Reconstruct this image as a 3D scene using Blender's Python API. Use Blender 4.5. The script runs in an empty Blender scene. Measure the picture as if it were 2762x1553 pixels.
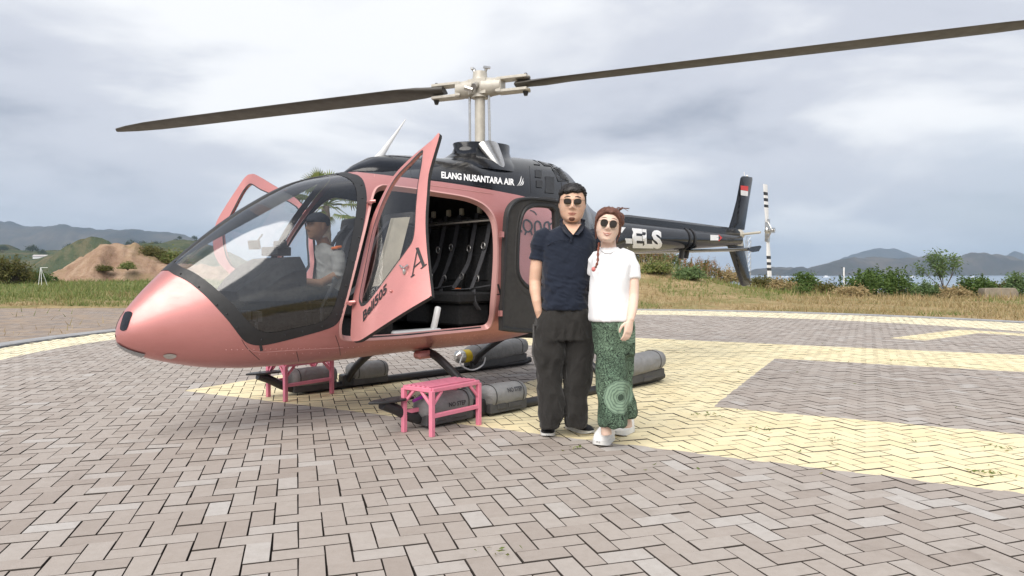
import bpy, bmesh, math, random
import numpy as np
from mathutils import Vector, Matrix
from mathutils.geometry import delaunay_2d_cdt, tessellate_polygon
random.seed(7); RNG = np.random.default_rng(11)
SC = bpy.context.scene
COL = SC.collection
R = math.radians

# ------------------------------------------------------------------ camera
FPX, CAM_H, HOR, CX, CY = 1841.0, 1.14, 745.0, 1381.0, 776.5       # photo pixels (2762 wide), metres
PITCH = math.atan((CY - HOR) / FPX)
cam_d = bpy.data.cameras.new('camera'); cam = bpy.data.objects.new('camera', cam_d); COL.objects.link(cam)
cam_d.sensor_width = 36; cam_d.lens = FPX / 2762 * 36; cam_d.clip_start = .05; cam_d.clip_end = 40000
cam.location = (0, 0, CAM_H); cam.rotation_euler = (R(90) - PITCH, 0, 0)
SC.camera = cam

# ------------------------------------------------------------------ sky, sun, exposure
SUN_EL, SUN_AZ = R(47), R(203)        # azimuth from +Y towards +X: behind the camera, to its left
world = bpy.data.worlds.new('World'); SC.world = world; world.use_nodes = True
nt = world.node_tree; nt.nodes.clear()
def wn(t, **k):
    n = nt.nodes.new(t)
    for a, b in k.items(): setattr(n, a, b)
    return n
def wl(a, b): nt.links.new(a, b)
def wmath(op, a, b=None, c=None):
    n = wn('ShaderNodeMath', operation=op)
    for i, v in enumerate((a, b, c)):
        if v is None: continue
        if isinstance(v, (int, float)): n.inputs[i].default_value = v
        else: wl(v, n.inputs[i])
    return n.outputs[0]
tc = wn('ShaderNodeTexCoord'); sep = wn('ShaderNodeSeparateXYZ'); wl(tc.outputs['Generated'], sep.inputs[0])
zc = wmath('ADD', wmath('ABSOLUTE', sep.outputs[2]), .3)
cmb = wn('ShaderNodeCombineXYZ'); wl(wmath('DIVIDE', sep.outputs[0], zc), cmb.inputs[0]); wl(wmath('DIVIDE', sep.outputs[1], zc), cmb.inputs[1])
cmb.inputs[2].default_value = 5
mp = wn('ShaderNodeMapping'); wl(cmb.outputs[0], mp.inputs[0]); mp.inputs['Scale'].default_value = (1, 1.2, 1); mp.inputs['Location'].default_value = (7.3, .4, 0)
n1 = wn('ShaderNodeTexNoise'); wl(mp.outputs[0], n1.inputs['Vector'])
n1.inputs['Scale'].default_value = .95; n1.inputs['Detail'].default_value = 6; n1.inputs['Roughness'].default_value = .52; n1.inputs['Distortion'].default_value = .35
n2 = wn('ShaderNodeTexNoise'); wl(mp.outputs[0], n2.inputs['Vector'])
n2.inputs['Scale'].default_value = .42; n2.inputs['Detail'].default_value = 3; n2.inputs['Roughness'].default_value = .5
shade = wmath('ADD', wmath('MULTIPLY', n1.outputs['Fac'], .6), wmath('MULTIPLY', n2.outputs['Fac'], .4))
cr = wn('ShaderNodeValToRGB'); wl(shade, cr.inputs[0])
cr.color_ramp.interpolation = 'EASE'
e = cr.color_ramp.elements
e[0].position, e[0].color = .385, (.33, .36, .43, 1)
e[1].position, e[1].color = .57, (.88, .885, .90, 1)
k = e.new(.48); k.color = (.58, .60, .665, 1)
sky = wn('ShaderNodeTexSky', sky_type='NISHITA'); sky.sun_disc = False; sky.sun_elevation = SUN_EL; sky.sun_rotation = SUN_AZ
sky.air_density = 1.2; sky.dust_density = 2.0
# thin gaps between the clouds let the blue through; low down the deck closes into grey-blue murk
gap = wn('ShaderNodeMapRange'); wl(n2.outputs['Fac'], gap.inputs[0]); gap.inputs[1].default_value = .30; gap.inputs[2].default_value = .46; gap.inputs[3].default_value = .72; gap.inputs[4].default_value = .97
low = wn('ShaderNodeMapRange'); wl(sep.outputs[2], low.inputs[0]); low.interpolation_type = 'SMOOTHSTEP'
low.inputs[1].default_value = .0; low.inputs[2].default_value = .17; low.inputs[3].default_value = .62; low.inputs[4].default_value = 0
mixlow = wn('ShaderNodeMix', data_type='RGBA'); wl(low.outputs[0], mixlow.inputs[0]); wl(cr.outputs[0], mixlow.inputs[6]); mixlow.inputs[7].default_value = (.46, .515, .60, 1)
b1 = wn('ShaderNodeBackground'); wl(sky.outputs[0], b1.inputs[0]); b1.inputs[1].default_value = .05
b2 = wn('ShaderNodeBackground'); wl(mixlow.outputs[2], b2.inputs[0]); b2.inputs[1].default_value = .385
ms = wn('ShaderNodeMixShader'); wl(gap.outputs[0], ms.inputs[0]); wl(b1.outputs[0], ms.inputs[1]); wl(b2.outputs[0], ms.inputs[2])
wo = wn('ShaderNodeOutputWorld'); wl(ms.outputs[0], wo.inputs[0])

sun_d = bpy.data.lights.new('sun', 'SUN'); sun = bpy.data.objects.new('sun', sun_d); COL.objects.link(sun)
sun_d.energy = 1.5; sun_d.angle = R(58); sun_d.color = (1, .95, .88)
sdir = Vector((math.sin(SUN_AZ) * math.cos(SUN_EL), math.cos(SUN_AZ) * math.cos(SUN_EL), math.sin(SUN_EL)))
sun.rotation_euler = sdir.to_track_quat('Z', 'Y').to_euler(); sun.location = sdir * 60
vs = SC.view_settings; vs.view_transform = 'Standard'; vs.look = 'None'; vs.exposure = 1.65; vs.gamma = 1; vs.use_curve_mapping = False
SC.cycles.max_bounces = 8; SC.cycles.transparent_max_bounces = 24; SC.cycles.use_denoising = True
SC.cycles.caustics_reflective = False; SC.cycles.caustics_refractive = False; SC.cycles.volume_bounces = 0

# ------------------------------------------------------------------ pixel helpers (photo pixel -> direction; depth always from a surface)
CAMV = np.array([0, 0, CAM_H]); _c, _s = math.cos(PITCH), math.sin(PITCH)
def ray(px, py):
    x, z = (px - CX) / FPX, -(py - CY) / FPX
    return np.array([x, _c + z * _s, -_s + z * _c])
def ground_at(px, py, z=0.0):
    d = ray(px, py); return CAMV + d * ((z - CAM_H) / d[2])
def depth_at(px, py, Y):
    d = ray(px, py); return CAMV + d * (Y / d[1])

# ------------------------------------------------------------------ mesh helpers
class MB:
    """collects vertices and faces of one mesh"""
    def __init__(s): s.v = []; s.f = []; s.m = []
    def add(s, v, f, mi=0):
        o = len(s.v); s.v += [tuple(map(float, p)) for p in v]; s.f += [tuple(i + o for i in q) for q in f]; s.m += [mi] * len(f); return s
    def box(s, c, d, rz=0, ry=0, rx=0, mi=0):
        M = Matrix.Rotation(rz, 3, 'Z') @ Matrix.Rotation(ry, 3, 'Y') @ Matrix.Rotation(rx, 3, 'X')
        v = [Vector(c) + M @ Vector((sx * d[0] / 2, sy * d[1] / 2, sz * d[2] / 2)) for sx in (-1, 1) for sy in (-1, 1) for sz in (-1, 1)]
        return s.add(v, [(0, 1, 3, 2), (4, 6, 7, 5), (0, 4, 5, 1), (2, 3, 7, 6), (0, 2, 6, 4), (1, 5, 7, 3)], mi)
    def tube(s, pts, r, n=10, caps=True, mi=0, flat=None):
        v, f = tube(pts, r, n, caps, flat); return s.add(v, f, mi)
    def loft(s, rings, caps=True, mi=0):
        v, f = loft(rings, caps); return s.add(v, f, mi)
    def ball(s, c, r, n=10, m=7, mi=0):
        r = (r, r, r) if isinstance(r, (int, float)) else r
        rings = []
        for j in range(1, m):
            a = math.pi * j / m - math.pi / 2
            rings.append([(c[0] + r[0] * math.cos(a) * math.cos(t), c[1] + r[1] * math.cos(a) * math.sin(t), c[2] + r[2] * math.sin(a)) for t in np.linspace(0, 2 * math.pi, n, endpoint=False)])
        v, f = loft(rings, False); k = len(v)
        v += [(c[0], c[1], c[2] - r[2]), (c[0], c[1], c[2] + r[2])]
        f += [(i, k, (i + 1) % n) for i in range(n)] + [((m - 2) * n + i, (m - 2) * n + (i + 1) % n, k + 1) for i in range(n)]
        return s.add(v, [q if len(q) > 3 else q for q in f], mi)
    def each(s, name, mat, parent=None, **k):
        """one object per connected piece"""
        par = list(range(len(s.v)))
        def find(i):
            while par[i] != i: par[i] = par[par[i]]; i = par[i]
            return i
        for f in s.f:
            for i in f[1:]: par[find(i)] = find(f[0])
        grp = {}
        for f, m_ in zip(s.f, s.m): grp.setdefault(find(f[0]), []).append((f, m_))
        out = []
        for fs in grp.values():
            ids = sorted({i for f, _ in fs for i in f}); mp = {i: j for j, i in enumerate(ids)}; q = MB()
            q.v = [s.v[i] for i in ids]; q.f = [tuple(mp[i] for i in f) for f, _ in fs]; q.m = [m_ for _, m_ in fs]; out.append(q.build(name, mat, parent, **k))
        return out
    def build(s, name, mat, parent=None, smooth=True, bevel=0, kind=None, label=None, sharp=35):
        me = bpy.data.meshes.new(name); me.from_pydata(s.v, [], s.f)
        mats = mat if isinstance(mat, (list, tuple)) else [mat]
        for m in mats: me.materials.append(MAT[m])
        if len(mats) > 1: me.polygons.foreach_set('material_index', s.m)
        o = bpy.data.objects.new(name, me); COL.objects.link(o)
        bm = bmesh.new(); bm.from_mesh(me); bmesh.ops.recalc_face_normals(bm, faces=bm.faces)
        bmesh.ops.delete(bm, geom=[q for q in bm.verts if not q.link_faces], context='VERTS')
        if bevel: bmesh.ops.bevel(bm, geom=bm.edges[:], offset=bevel, segments=1, affect='EDGES', clamp_overlap=True)
        bm.to_mesh(me); bm.free()
        if smooth:
            me.shade_smooth() if hasattr(me, 'shade_smooth') else None
            me.set_sharp_from_angle(angle=R(sharp))
        if parent: o.parent = parent
        if kind: o['kind'] = kind
        if label: o['label'] = label
        return o
def frame(t, up=(0, 0, 1)):
    t = Vector(t).normalized(); u = Vector(up)
    if abs(t.dot(u)) > .98: u = Vector((0, 1, 0))
    a = t.cross(u).normalized(); return a, a.cross(t)
def tube(pts, r, n=10, caps=True, flat=None):
    pts = [Vector(p) for p in pts]; rs = r if isinstance(r, (list, tuple, np.ndarray)) else [r] * len(pts)
    rings = []; pa = None
    for i, p in enumerate(pts):
        t = (pts[min(i + 1, len(pts) - 1)] - pts[max(i - 1, 0)])
        a, b = frame(t)
        if pa is not None and a.dot(pa) < 0: a, b = -a, -b
        pa = a
        fl = flat or 1
        rings.append([p + a * (rs[i] * math.cos(q)) + b * (rs[i] * fl * math.sin(q)) for q in np.linspace(0, 2 * math.pi, n, endpoint=False)])
    return loft(rings, caps)
def loft(rings, caps=True):
    n = len(rings[0]); v = [tuple(p) for r in rings for p in r]; f = []
    for j in range(len(rings) - 1):
        for i in range(n):
            f.append((j * n + i, j * n + (i + 1) % n, (j + 1) * n + (i + 1) % n, (j + 1) * n + i))
    if caps: f.append(tuple(range(n))[::-1]); f.append(tuple((len(rings) - 1) * n + i for i in range(n)))
    return v, f
def ell(c, rx, ry, n=20, ax=(1, 0, 0), ay=(0, 1, 0), p=2.0, ph=0):
    c, ax, ay = Vector(c), Vector(ax), Vector(ay); o = []
    for t in np.linspace(0, 2 * math.pi, n, endpoint=False):
        ct, st = math.cos(t + ph), math.sin(t + ph)
        o.append(c + ax * (rx * math.copysign(abs(ct) ** (2 / p), ct)) + ay * (ry * math.copysign(abs(st) ** (2 / p), st)))
    return o
def crom(pts, k=6, closed=False):
    """Catmull-Rom through points"""
    P = [np.array(p, float) for p in pts]; n = len(P); out = []
    rng = range(n) if closed else range(n - 1)
    for i in rng:
        if closed: a, b, c, d = P[i - 1], P[i], P[(i + 1) % n], P[(i + 2) % n]
        else: a, b, c, d = P[max(i - 1, 0)], P[i], P[i + 1], P[min(i + 2, n - 1)]
        for j in range(k):
            t = j / k
            out.append(.5 * (2 * b + (c - a) * t + (2 * a - 5 * b + 4 * c - d) * t * t + (3 * b - a - 3 * c + d) * t ** 3))
    if not closed: out.append(P[-1])
    return out
def empty(name, loc=(0, 0, 0), rz=0, label=None, cat=None, group=None):
    o = bpy.data.objects.new(name, None); COL.objects.link(o); o.location = loc; o.rotation_euler = (0, 0, rz); o.empty_display_size = .1
    return tag(o, label, cat, group)
def tag(o, label=None, cat=None, group=None, kind=None):
    for a, b in (('label', label), ('category', cat), ('group', group), ('kind', kind)):
        if b: o[a] = b
    return o
def copy_tree(o, parent=None):
    c = o.copy(); COL.objects.link(c); c.parent = parent
    for ch in [x for x in bpy.data.objects if x.parent == o]: copy_tree(ch, c)
    return c
def from_arrays(name, V, Fc, mat, parent=None, smooth=False):
    """fast mesh from numpy: V (n,3), Fc (m,k) all faces with k corners"""
    me = bpy.data.meshes.new(name); k = Fc.shape[1]
    me.vertices.add(len(V)); me.vertices.foreach_set('co', np.asarray(V, np.float32).ravel())
    me.loops.add(Fc.size); me.loops.foreach_set('vertex_index', Fc.astype(np.int32).ravel())
    me.polygons.add(len(Fc)); me.polygons.foreach_set('loop_start', np.arange(0, Fc.size, k, dtype=np.int32))
    me.polygons.foreach_set('use_smooth', np.full(len(Fc), smooth)); me.update(calc_edges=True); me.validate()
    for m in (mat if isinstance(mat, (list, tuple)) else [mat]): me.materials.append(MAT[m])
    o = bpy.data.objects.new(name, me); COL.objects.link(o)
    if parent: o.parent = parent
    return o

# ------------------------------------------------------------------ materials
MAT = {}
class NT:
    def __init__(s, name):
        s.m = bpy.data.materials.new(name); s.m.use_nodes = True; s.t = s.m.node_tree; s.b = s.t.nodes['Principled BSDF']; s.o = s.t.nodes['Material Output']; MAT[name] = s.m
    def n(s, t, **k):
        q = s.t.nodes.new(t)
        for a, b in k.items(): setattr(q, a, b)
        return q
    def l(s, a, b): s.t.links.new(a, b)
    def set(s, q, i, v):
        if isinstance(v, (int, float, tuple, list)): q.inputs[i].default_value = v
        elif v is not None: s.l(v, q.inputs[i])
    def math(s, op, a, b=None, c=None, clamp=False):
        q = s.n('ShaderNodeMath', operation=op); q.use_clamp = clamp
        for i, v in enumerate((a, b, c)): s.set(q, i, v)
        return q.outputs[0]
    def noise(s, scale, vec=None, detail=4, rough=.55, dist=0):
        q = s.n('ShaderNodeTexNoise'); q.inputs['Scale'].default_value = scale; q.inputs['Detail'].default_value = detail; q.inputs['Roughness'].default_value = rough; q.inputs['Distortion'].default_value = dist
        if vec is not None: s.l(vec, q.inputs['Vector'])
        return q.outputs['Fac']
    def ramp(s, fac, *stops):
        q = s.n('ShaderNodeValToRGB'); s.l(fac, q.inputs[0]); e = q.color_ramp.elements
        while len(e) < len(stops): e.new(.5)
        for el, (p, c) in zip(e, stops): el.position = p; el.color = (*c, 1) if len(c) == 3 else c
        return q.outputs[0]
    def mix(s, f, a, b, mode='MIX'):
        q = s.n('ShaderNodeMix', data_type='RGBA', blend_type=mode)
        for i, v in ((0, f), (6, a), (7, b)):
            if isinstance(v, tuple): v = (*v, 1) if len(v) == 3 else v
            s.set(q, i, v)
        return q.outputs[2]
    def rng(s, v, a, b, c=0, d=1, smooth=False):
        q = s.n('ShaderNodeMapRange'); s.l(v, q.inputs[0])
        if smooth: q.interpolation_type = 'SMOOTHSTEP'
        for i, x in zip((1, 2, 3, 4), (a, b, c, d)): q.inputs[i].default_value = x
        return q.outputs[0]
    def bump(s, h, st=.3, d=.01):
        q = s.n('ShaderNodeBump'); q.inputs['Strength'].default_value = st; q.inputs['Distance'].default_value = d; s.l(h, q.inputs['Height']); s.l(q.outputs[0], s.b.inputs['Normal'])
    def obj(s): return s.n('ShaderNodeTexCoord').outputs['Object']
    def pos(s): return s.n('ShaderNodeNewGeometry').outputs['Position']
    def P(s, **k):
        for a, b in k.items():
            a = a.replace('_', ' ').title() if a not in ('ior',) else 'IOR'
            a = {'Coat Weight': 'Coat Weight', 'Specular': 'Specular IOR Level', 'Transmission': 'Transmission Weight', 'Subsurface': 'Subsurface Weight', 'Sheen': 'Sheen Weight'}.get(a, a)
            if isinstance(b, tuple) and len(b) == 3: b = (*b, 1) if a != 'Subsurface Radius' else b
            s.set(s.b, a, b)
        return s
def plain(name, col, rough=.5, metal=0, var=.12, scale=8, bump=0, bscale=60, spec=.5, coat=0, **k):
    """one coloured material with a little cloudy variation and fine relief"""
    m = NT(name); o = m.obj(); f = m.noise(scale, o, 5, .6)
    lo = tuple(c * (1 - var) for c in col); hi = tuple(min(1, c * (1 + var)) for c in col)
    m.P(base_color=m.ramp(f, (.3, lo), (.7, hi)), roughness=m.rng(m.noise(scale * 2.3, o, 3), .3, .7, max(.02, rough * .88), min(1, rough * 1.12)), metallic=metal, specular=spec, coat_weight=coat, **k)
    if bump: m.bump(m.noise(bscale, o, 4, .6), bump, .004)
    return m
# aircraft paint and fittings
m = NT('rose_paint'); o_ = m.obj(); f_ = m.noise(3.2, o_, 4); sxz = m.n('ShaderNodeSeparateXYZ'); m.l(o_, sxz.inputs[0])
pc = m.ramp(f_, (.3, (.555, .228, .215)), (.7, (.60, .255, .242)))
pc = m.mix(m.rng(m.noise(420, o_, 2), .45, .75, 0, .16), pc, (.80, .52, .47))                       # metal flake
mpg = m.n('ShaderNodeMapping'); m.l(o_, mpg.inputs[0]); mpg.inputs['Scale'].default_value = (1.2, 1.2, 7); grime = m.rng(m.noise(5, mpg.outputs[0], 6, .7), .52, .78, 0, .3)
pc = m.mix(grime, pc, (.42, .215, .18))                                                          # thin dust film
m.P(base_color=pc, metallic=.55, roughness=m.math('ADD', m.rng(m.noise(14, o_, 3), .3, .7, .34, .42), m.math('MULTIPLY', grime, .4)), coat_weight=.3, coat_roughness=.08)
m.bump(m.noise(2.5, o_, 3), .06, .02)
m = NT('rose_jamb'); m.P(base_color=(.66, .36, .335), metallic=.2, roughness=.42)
plain('pink_steel', (.72, .22, .31), .42, 0, .07, 12, .12, 90)
m = NT('black_paint'); o_ = m.obj(); m.P(base_color=m.ramp(m.noise(4, o_, 4), (.3, (.008, .009, .012)), (.7, (.012, .0135, .017))), roughness=m.rng(m.noise(9, o_, 4), .3, .7, .12, .2), specular=.32, coat_weight=.25, coat_roughness=.05)
plain('black_trim', (.020, .0205, .022), .5, 0, .2, 14, .15, 120)
plain('black_metal', (.022, .022, .024), .42, 0, .25, 12, .12, 80)
plain('cabin_black', (.006, .006, .0065), .8, 0, .3, 12, .2, 120)
plain('seat_cloth', (.009, .009, .010), .9, 0, .3, 20, .4, 260)
plain('webbing', (.06, .06, .066), .85, 0, .2, 30, .3, 300)
plain('liner_grey', (.034, .032, .031), .75, 0, .15, 10, .25, 160)
plain('hub_paint', (.50, .47, .41), .42, .1, .12, 20)
plain('steel', (.55, .54, .52), .3, .9, .12, 25)
plain('blade_skin', (.078, .071, .062), .55, 0, .18, 5, .1, 40)
plain('blade_top', (.03, .03, .032), .5, 0, .2, 5)
plain('white_paint', (.80, .80, .80), .4, 0, .05, 8)
plain('black_mark', (.014, .014, .015), .45, 0, .1, 8)
plain('red_mark', (.62, .035, .03), .45, 0, .08, 8)
plain('yellow_mark', (.72, .53, .02), .45, 0, .08, 8)
plain('blue_mark', (.02, .11, .36), .4, 0, .08, 8)
m = NT('float_cloth'); o_ = m.obj(); m.P(base_color=m.ramp(m.noise(7, o_, 5), (.3, (.19, .192, .195)), (.7, (.25, .25, .252))), roughness=.66, specular=.35); m.bump(m.math('ADD', m.noise(9, o_, 4, .5, .6), m.math('MULTIPLY', m.noise(130, o_, 2), .12)), .8, .03)
plain('float_cover', (.06, .06, .062), .6, 0, .2, 10, .2, 100)
plain('grey_text', (.045, .045, .05), .7)
plain('purple_strap', (.30, .03, .33), .6)
plain('cream_plastic', (.62, .58, .48), .5)
plain('orange_cloth', (.75, .17, .03), .8)
plain('lens_glass', (.30, .31, .33), .12, .3, .1)
m = NT('screen'); m.P(base_color=(.012, .014, .02), roughness=.12)
# clear acrylic: sees through, mirrors the sky towards grazing angles (same from both faces)
def glazing(name, tint, r0):
    m = NT(name); m.t.nodes.remove(m.b)
    gl = m.n('ShaderNodeBsdfGlossy'); gl.inputs['Roughness'].default_value = .07; gl.inputs['Color'].default_value = (1, 1, 1, 1)
    tr = m.n('ShaderNodeBsdfTransparent'); tr.inputs['Color'].default_value = (*tint, 1)
    g = m.n('ShaderNodeNewGeometry'); dp = m.n('ShaderNodeVectorMath', operation='DOT_PRODUCT'); m.l(g.outputs['Normal'], dp.inputs[0]); m.l(g.outputs['Incoming'], dp.inputs[1])
    c = m.math('SUBTRACT', 1, m.math('ABSOLUTE', dp.outputs['Value']), clamp=True)
    f = m.math('ADD', m.math('MULTIPLY', m.math('POWER', c, 3.6), 1 - r0), r0)
    mx = m.n('ShaderNodeMixShader'); m.l(f, mx.inputs[0]); m.l(tr.outputs[0], mx.inputs[1]); m.l(gl.outputs[0], mx.inputs[2]); m.l(mx.outputs[0], m.o.inputs[0])
glazing('acrylic', (.80, .825, .84), .085)
glazing('clear_pane', (.94, .95, .95), .07)
# ================================================================== ground, helipad, kerb, sea, hills
RO, RI = ((2.51, 12.28), 10.76), ((1.86, 11.44), 9.09)        # outer and inner edge of the painted ring
def paint_mask(m):
    """1 where the yellow helipad paint lies (an H inside a ring, a small arrow), from ground position"""
    p = m.pos(); sx = m.n('ShaderNodeSeparateXYZ'); m.l(p, sx.inputs[0]); x, y = sx.outputs[0], sx.outputs[1]
    wob = m.math('MULTIPLY', m.math('SUBTRACT', m.noise(6, p, 3), .5), .05)
    t = m.math('ADD', m.math('SUBTRACT', m.math('MULTIPLY', x, .88), m.math('MULTIPLY', y, .475)), wob)
    n = m.math('ADD', m.math('ADD', m.math('MULTIPLY', x, .475), m.math('MULTIPLY', y, .88)), wob)
    def band(v, a, b): return m.math('MULTIPLY', m.math('GREATER_THAN', v, a), m.math('LESS_THAN', v, b))
    legs = m.math('MAXIMUM', band(n, 4.42, 6.07), band(n, 10.05, 12.2))
    H = m.math('MAXIMUM', m.math('MULTIPLY', legs, band(t, -6.1, 4.5)), m.math('MULTIPLY', band(n, 6, 10.1), band(t, -3.35, -1.28)))
    def rad(c):
        dx, dy = m.math('SUBTRACT', x, c[0]), m.math('SUBTRACT', y, c[1])
        return m.math('ADD', m.math('SQRT', m.math('ADD', m.math('MULTIPLY', dx, dx), m.math('MULTIPLY', dy, dy))), wob)
    ring = m.math('MULTIPLY', m.math('MULTIPLY', m.math('LESS_THAN', rad(RO[0]), RO[1]), m.math('GREATER_THAN', rad(RI[0]), RI[1])), m.math('GREATER_THAN', y, 6.5))
    # small arrow head painted beside the H
    def strip(a, b, w):
        a, b = np.array(a), np.array(b); d = (b - a) / np.linalg.norm(b - a); q = (-d[1], d[0])
        al = m.math('ADD', m.math('MULTIPLY', m.math('SUBTRACT', x, a[0]), d[0]), m.math('MULTIPLY', m.math('SUBTRACT', y, a[1]), d[1]))
        ac = m.math('ADD', m.math('MULTIPLY', m.math('SUBTRACT', x, a[0]), q[0]), m.math('MULTIPLY', m.math('SUBTRACT', y, a[1]), q[1]))
        return m.math('MULTIPLY', band(al, 0, float(np.linalg.norm(b - a))), band(ac, -w, w))
    ar = m.math('MAXIMUM', strip((7.15, 12.35), (9.75, 14.35), .3), strip((9.5, 14.2), (10.6, 12.0), .3))
    mk = m.math('MAXIMUM', m.math('MAXIMUM', H, ring), ar)
    wear = m.math('GREATER_THAN', m.noise(38, p, 5, .7), .30)
    return m.math('MULTIPLY', mk, m.math('ADD', m.math('MULTIPLY', wear, .25), .75)), ring
m = NT('paver'); p_ = m.pos(); g_ = m.n('ShaderNodeNewGeometry'); oi = m.n('ShaderNodeObjectInfo')
rnd = m.math('FRACT', m.math('ADD', g_.outputs['Random Per Island'], m.math('MULTIPLY', oi.outputs['Random'], 7.31)))
tone = m.ramp(rnd, (0, (.315, .268, .235)), (.35, (.365, .318, .283)), (.6, (.385, .34, .304)), (.9, (.41, .37, .337)), (1, (.47, .445, .42)))
zone = m.noise(.45, p_, 3, .5)
tone = m.mix(m.rng(zone, .35, .68, 0, .5), tone, (.41, .365, .325))
blotch = m.noise(19, p_, 5, .6)
tone = m.mix(m.rng(blotch, .38, .74, 0, .26), tone, (.25, .208, .176), 'MIX')
speck = m.noise(260, p_, 2, .6)
tone = m.mix(m.rng(speck, .58, .72, 0, .3), tone, (.13, .12, .11))
paint, ring_ = paint_mask(m)
yel = m.mix(m.rng(m.noise(2.2, p_, 5), .3, .7), (.75, .645, .40), (.81, .73, .49))
yel = m.mix(m.rng(rnd, 0, 1, 0, .22), yel, (.60, .48, .26))
yel = m.mix(m.math('MULTIPLY', ring_, .5), yel, (.82, .76, .58))
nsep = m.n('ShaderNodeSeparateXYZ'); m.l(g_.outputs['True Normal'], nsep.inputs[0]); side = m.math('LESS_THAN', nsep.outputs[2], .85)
worn = m.rng(m.noise(.8, p_, 6, .7), .42, .64, 0, .45); scuff = m.math('GREATER_THAN', m.noise(26, p_, 6, .75), .57)
paint = m.math('MULTIPLY', paint, m.math('SUBTRACT', 1, m.math('MULTIPLY', worn, scuff)))
stain = m.rng(m.noise(1.7, p_, 6, .7), .56, .74, 0, .4)
topc = m.mix(stain, m.mix(paint, tone, yel), (.15, .125, .10))
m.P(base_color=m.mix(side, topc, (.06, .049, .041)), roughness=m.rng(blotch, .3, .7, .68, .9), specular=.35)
m.bump(m.math('ADD', m.math('MULTIPLY', speck, .5), m.noise(70, p_, 5, .65)), .35, .004)
# far paving: the same stones too small to build, as a brick pattern
m = NT('paving_far'); p_ = m.pos(); paint, ring_ = paint_mask(m)
mpn = m.n('ShaderNodeMapping'); m.l(p_, mpn.inputs[0]); mpn.inputs['Rotation'].default_value = (0, 0, R(17.5))
br = m.n('ShaderNodeTexBrick'); m.l(mpn.outputs[0], br.inputs['Vector']); br.inputs['Scale'].default_value = 1; br.inputs['Brick Width'].default_value = .21; br.inputs['Row Height'].default_value = .105; br.inputs['Mortar Size'].default_value = .004
br.inputs['Color1'].default_value = (.20, .165, .145, 1); br.inputs['Color2'].default_value = (.32, .28, .25, 1); br.inputs['Mortar'].default_value = (.06, .05, .045, 1)
dirt = m.mix(m.rng(m.noise(1.3, p_, 6, .65), .4, .66, 0, .75), br.outputs[0], (.36, .265, .18))
m.P(base_color=m.mix(paint, dirt, (.70, .60, .36)), roughness=.9, specular=.25); m.bump(m.noise(30, p_, 5), .3, .01)
m = NT('joint_sand'); p_ = m.pos(); m.P(base_color=m.ramp(m.noise(40, p_, 4), (.3, (.035, .028, .023)), (.7, (.07, .056, .046))), roughness=.95)
m = NT('kerb_concrete'); p_ = m.pos(); m.P(base_color=m.ramp(m.noise(5, p_, 6, .65), (.3, (.25, .25, .255)), (.7, (.36, .36, .365))), roughness=.9); m.bump(m.noise(60, p_, 5), .3, .004)
m = NT('dry_ground'); p_ = m.pos()
f1 = m.noise(.35, p_, 6, .62); f2 = m.noise(3.5, p_, 6, .7); f3 = m.noise(22, p_, 4, .7)
c = m.ramp(f2, (.30, (.20, .135, .07)), (.48, (.34, .25, .13)), (.62, (.42, .33, .19)), (.78, (.27, .25, .11)))
c = m.mix(m.rng(f1, .45, .62, 0, .75), c, (.155, .165, .055))
c = m.mix(m.rng(f3, .5, .75, 0, .5), c, (.16, .11, .065))
sx_ = m.n('ShaderNodeSeparateXYZ'); m.l(p_, sx_.inputs[0]); lf = m.math('MULTIPLY', m.rng(sx_.outputs[0], -6, -16), m.rng(m.math('ADD', sx_.outputs[1], m.math('MULTIPLY', f1, 16)), 36, 44))
c = m.mix(m.math('MULTIPLY', lf, m.rng(f2, .25, .6, .5, 1)), c, (.15, .185, .065))
m.P(base_color=c, roughness=1, specular=.1); m.bump(m.math('ADD', f2, m.math('MULTIPLY', f3, .6)), .8, .06)
m = NT('red_earth'); p_ = m.pos(); f2 = m.noise(.55, p_, 7, .68); f3 = m.noise(3.2, p_, 6, .7)
c = m.ramp(f2, (.32, (.26, .165, .115)), (.52, (.35, .24, .17)), (.7, (.43, .32, .235))); c = m.mix(m.rng(f3, .48, .7, 0, .55), c, (.22, .15, .07)); c = m.mix(m.rng(m.noise(.25, p_, 4), .52, .66, 0, .6), c, (.20, .18, .075))
m.P(base_color=c, roughness=1, specular=.1); m.bump(m.math('ADD', f2, m.math('MULTIPLY', f3, .4)), 1, .35)
m = NT('scrub_slope'); p_ = m.pos(); f2 = m.noise(.02, p_, 8, .68); f3 = m.noise(.14, p_, 6, .7)
c = m.ramp(f2, (.34, (.045, .065, .03)), (.5, (.085, .10, .045)), (.66, (.20, .155, .085))); c = m.mix(m.rng(f3, .5, .7, 0, .8), c, (.035, .055, .022))
m.P(base_color=c, roughness=1, specular=.05); m.bump(f3, 1, 4)
m = NT('hill_far'); p_ = m.pos(); f2 = m.noise(.004, p_, 8, .62); f3 = m.noise(.03, p_, 6, .65)
c = m.ramp(f2, (.35, (.035, .033, .026)), (.55, (.075, .062, .046)), (.7, (.14, .11, .078))); c = m.mix(m.rng(f3, .5, .7, 0, .6), c, (.04, .05, .03))
m.P(base_color=c, roughness=1, specular=.05)
m = NT('sea_water'); p_ = m.pos(); m.P(base_color=m.ramp(m.noise(.004, p_, 4), (.3, (.17, .235, .31)), (.7, (.24, .31, .39))), roughness=.32, ior=1.33); m.bump(m.noise(.08, p_, 6, .6), .35, 1.2)

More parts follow.
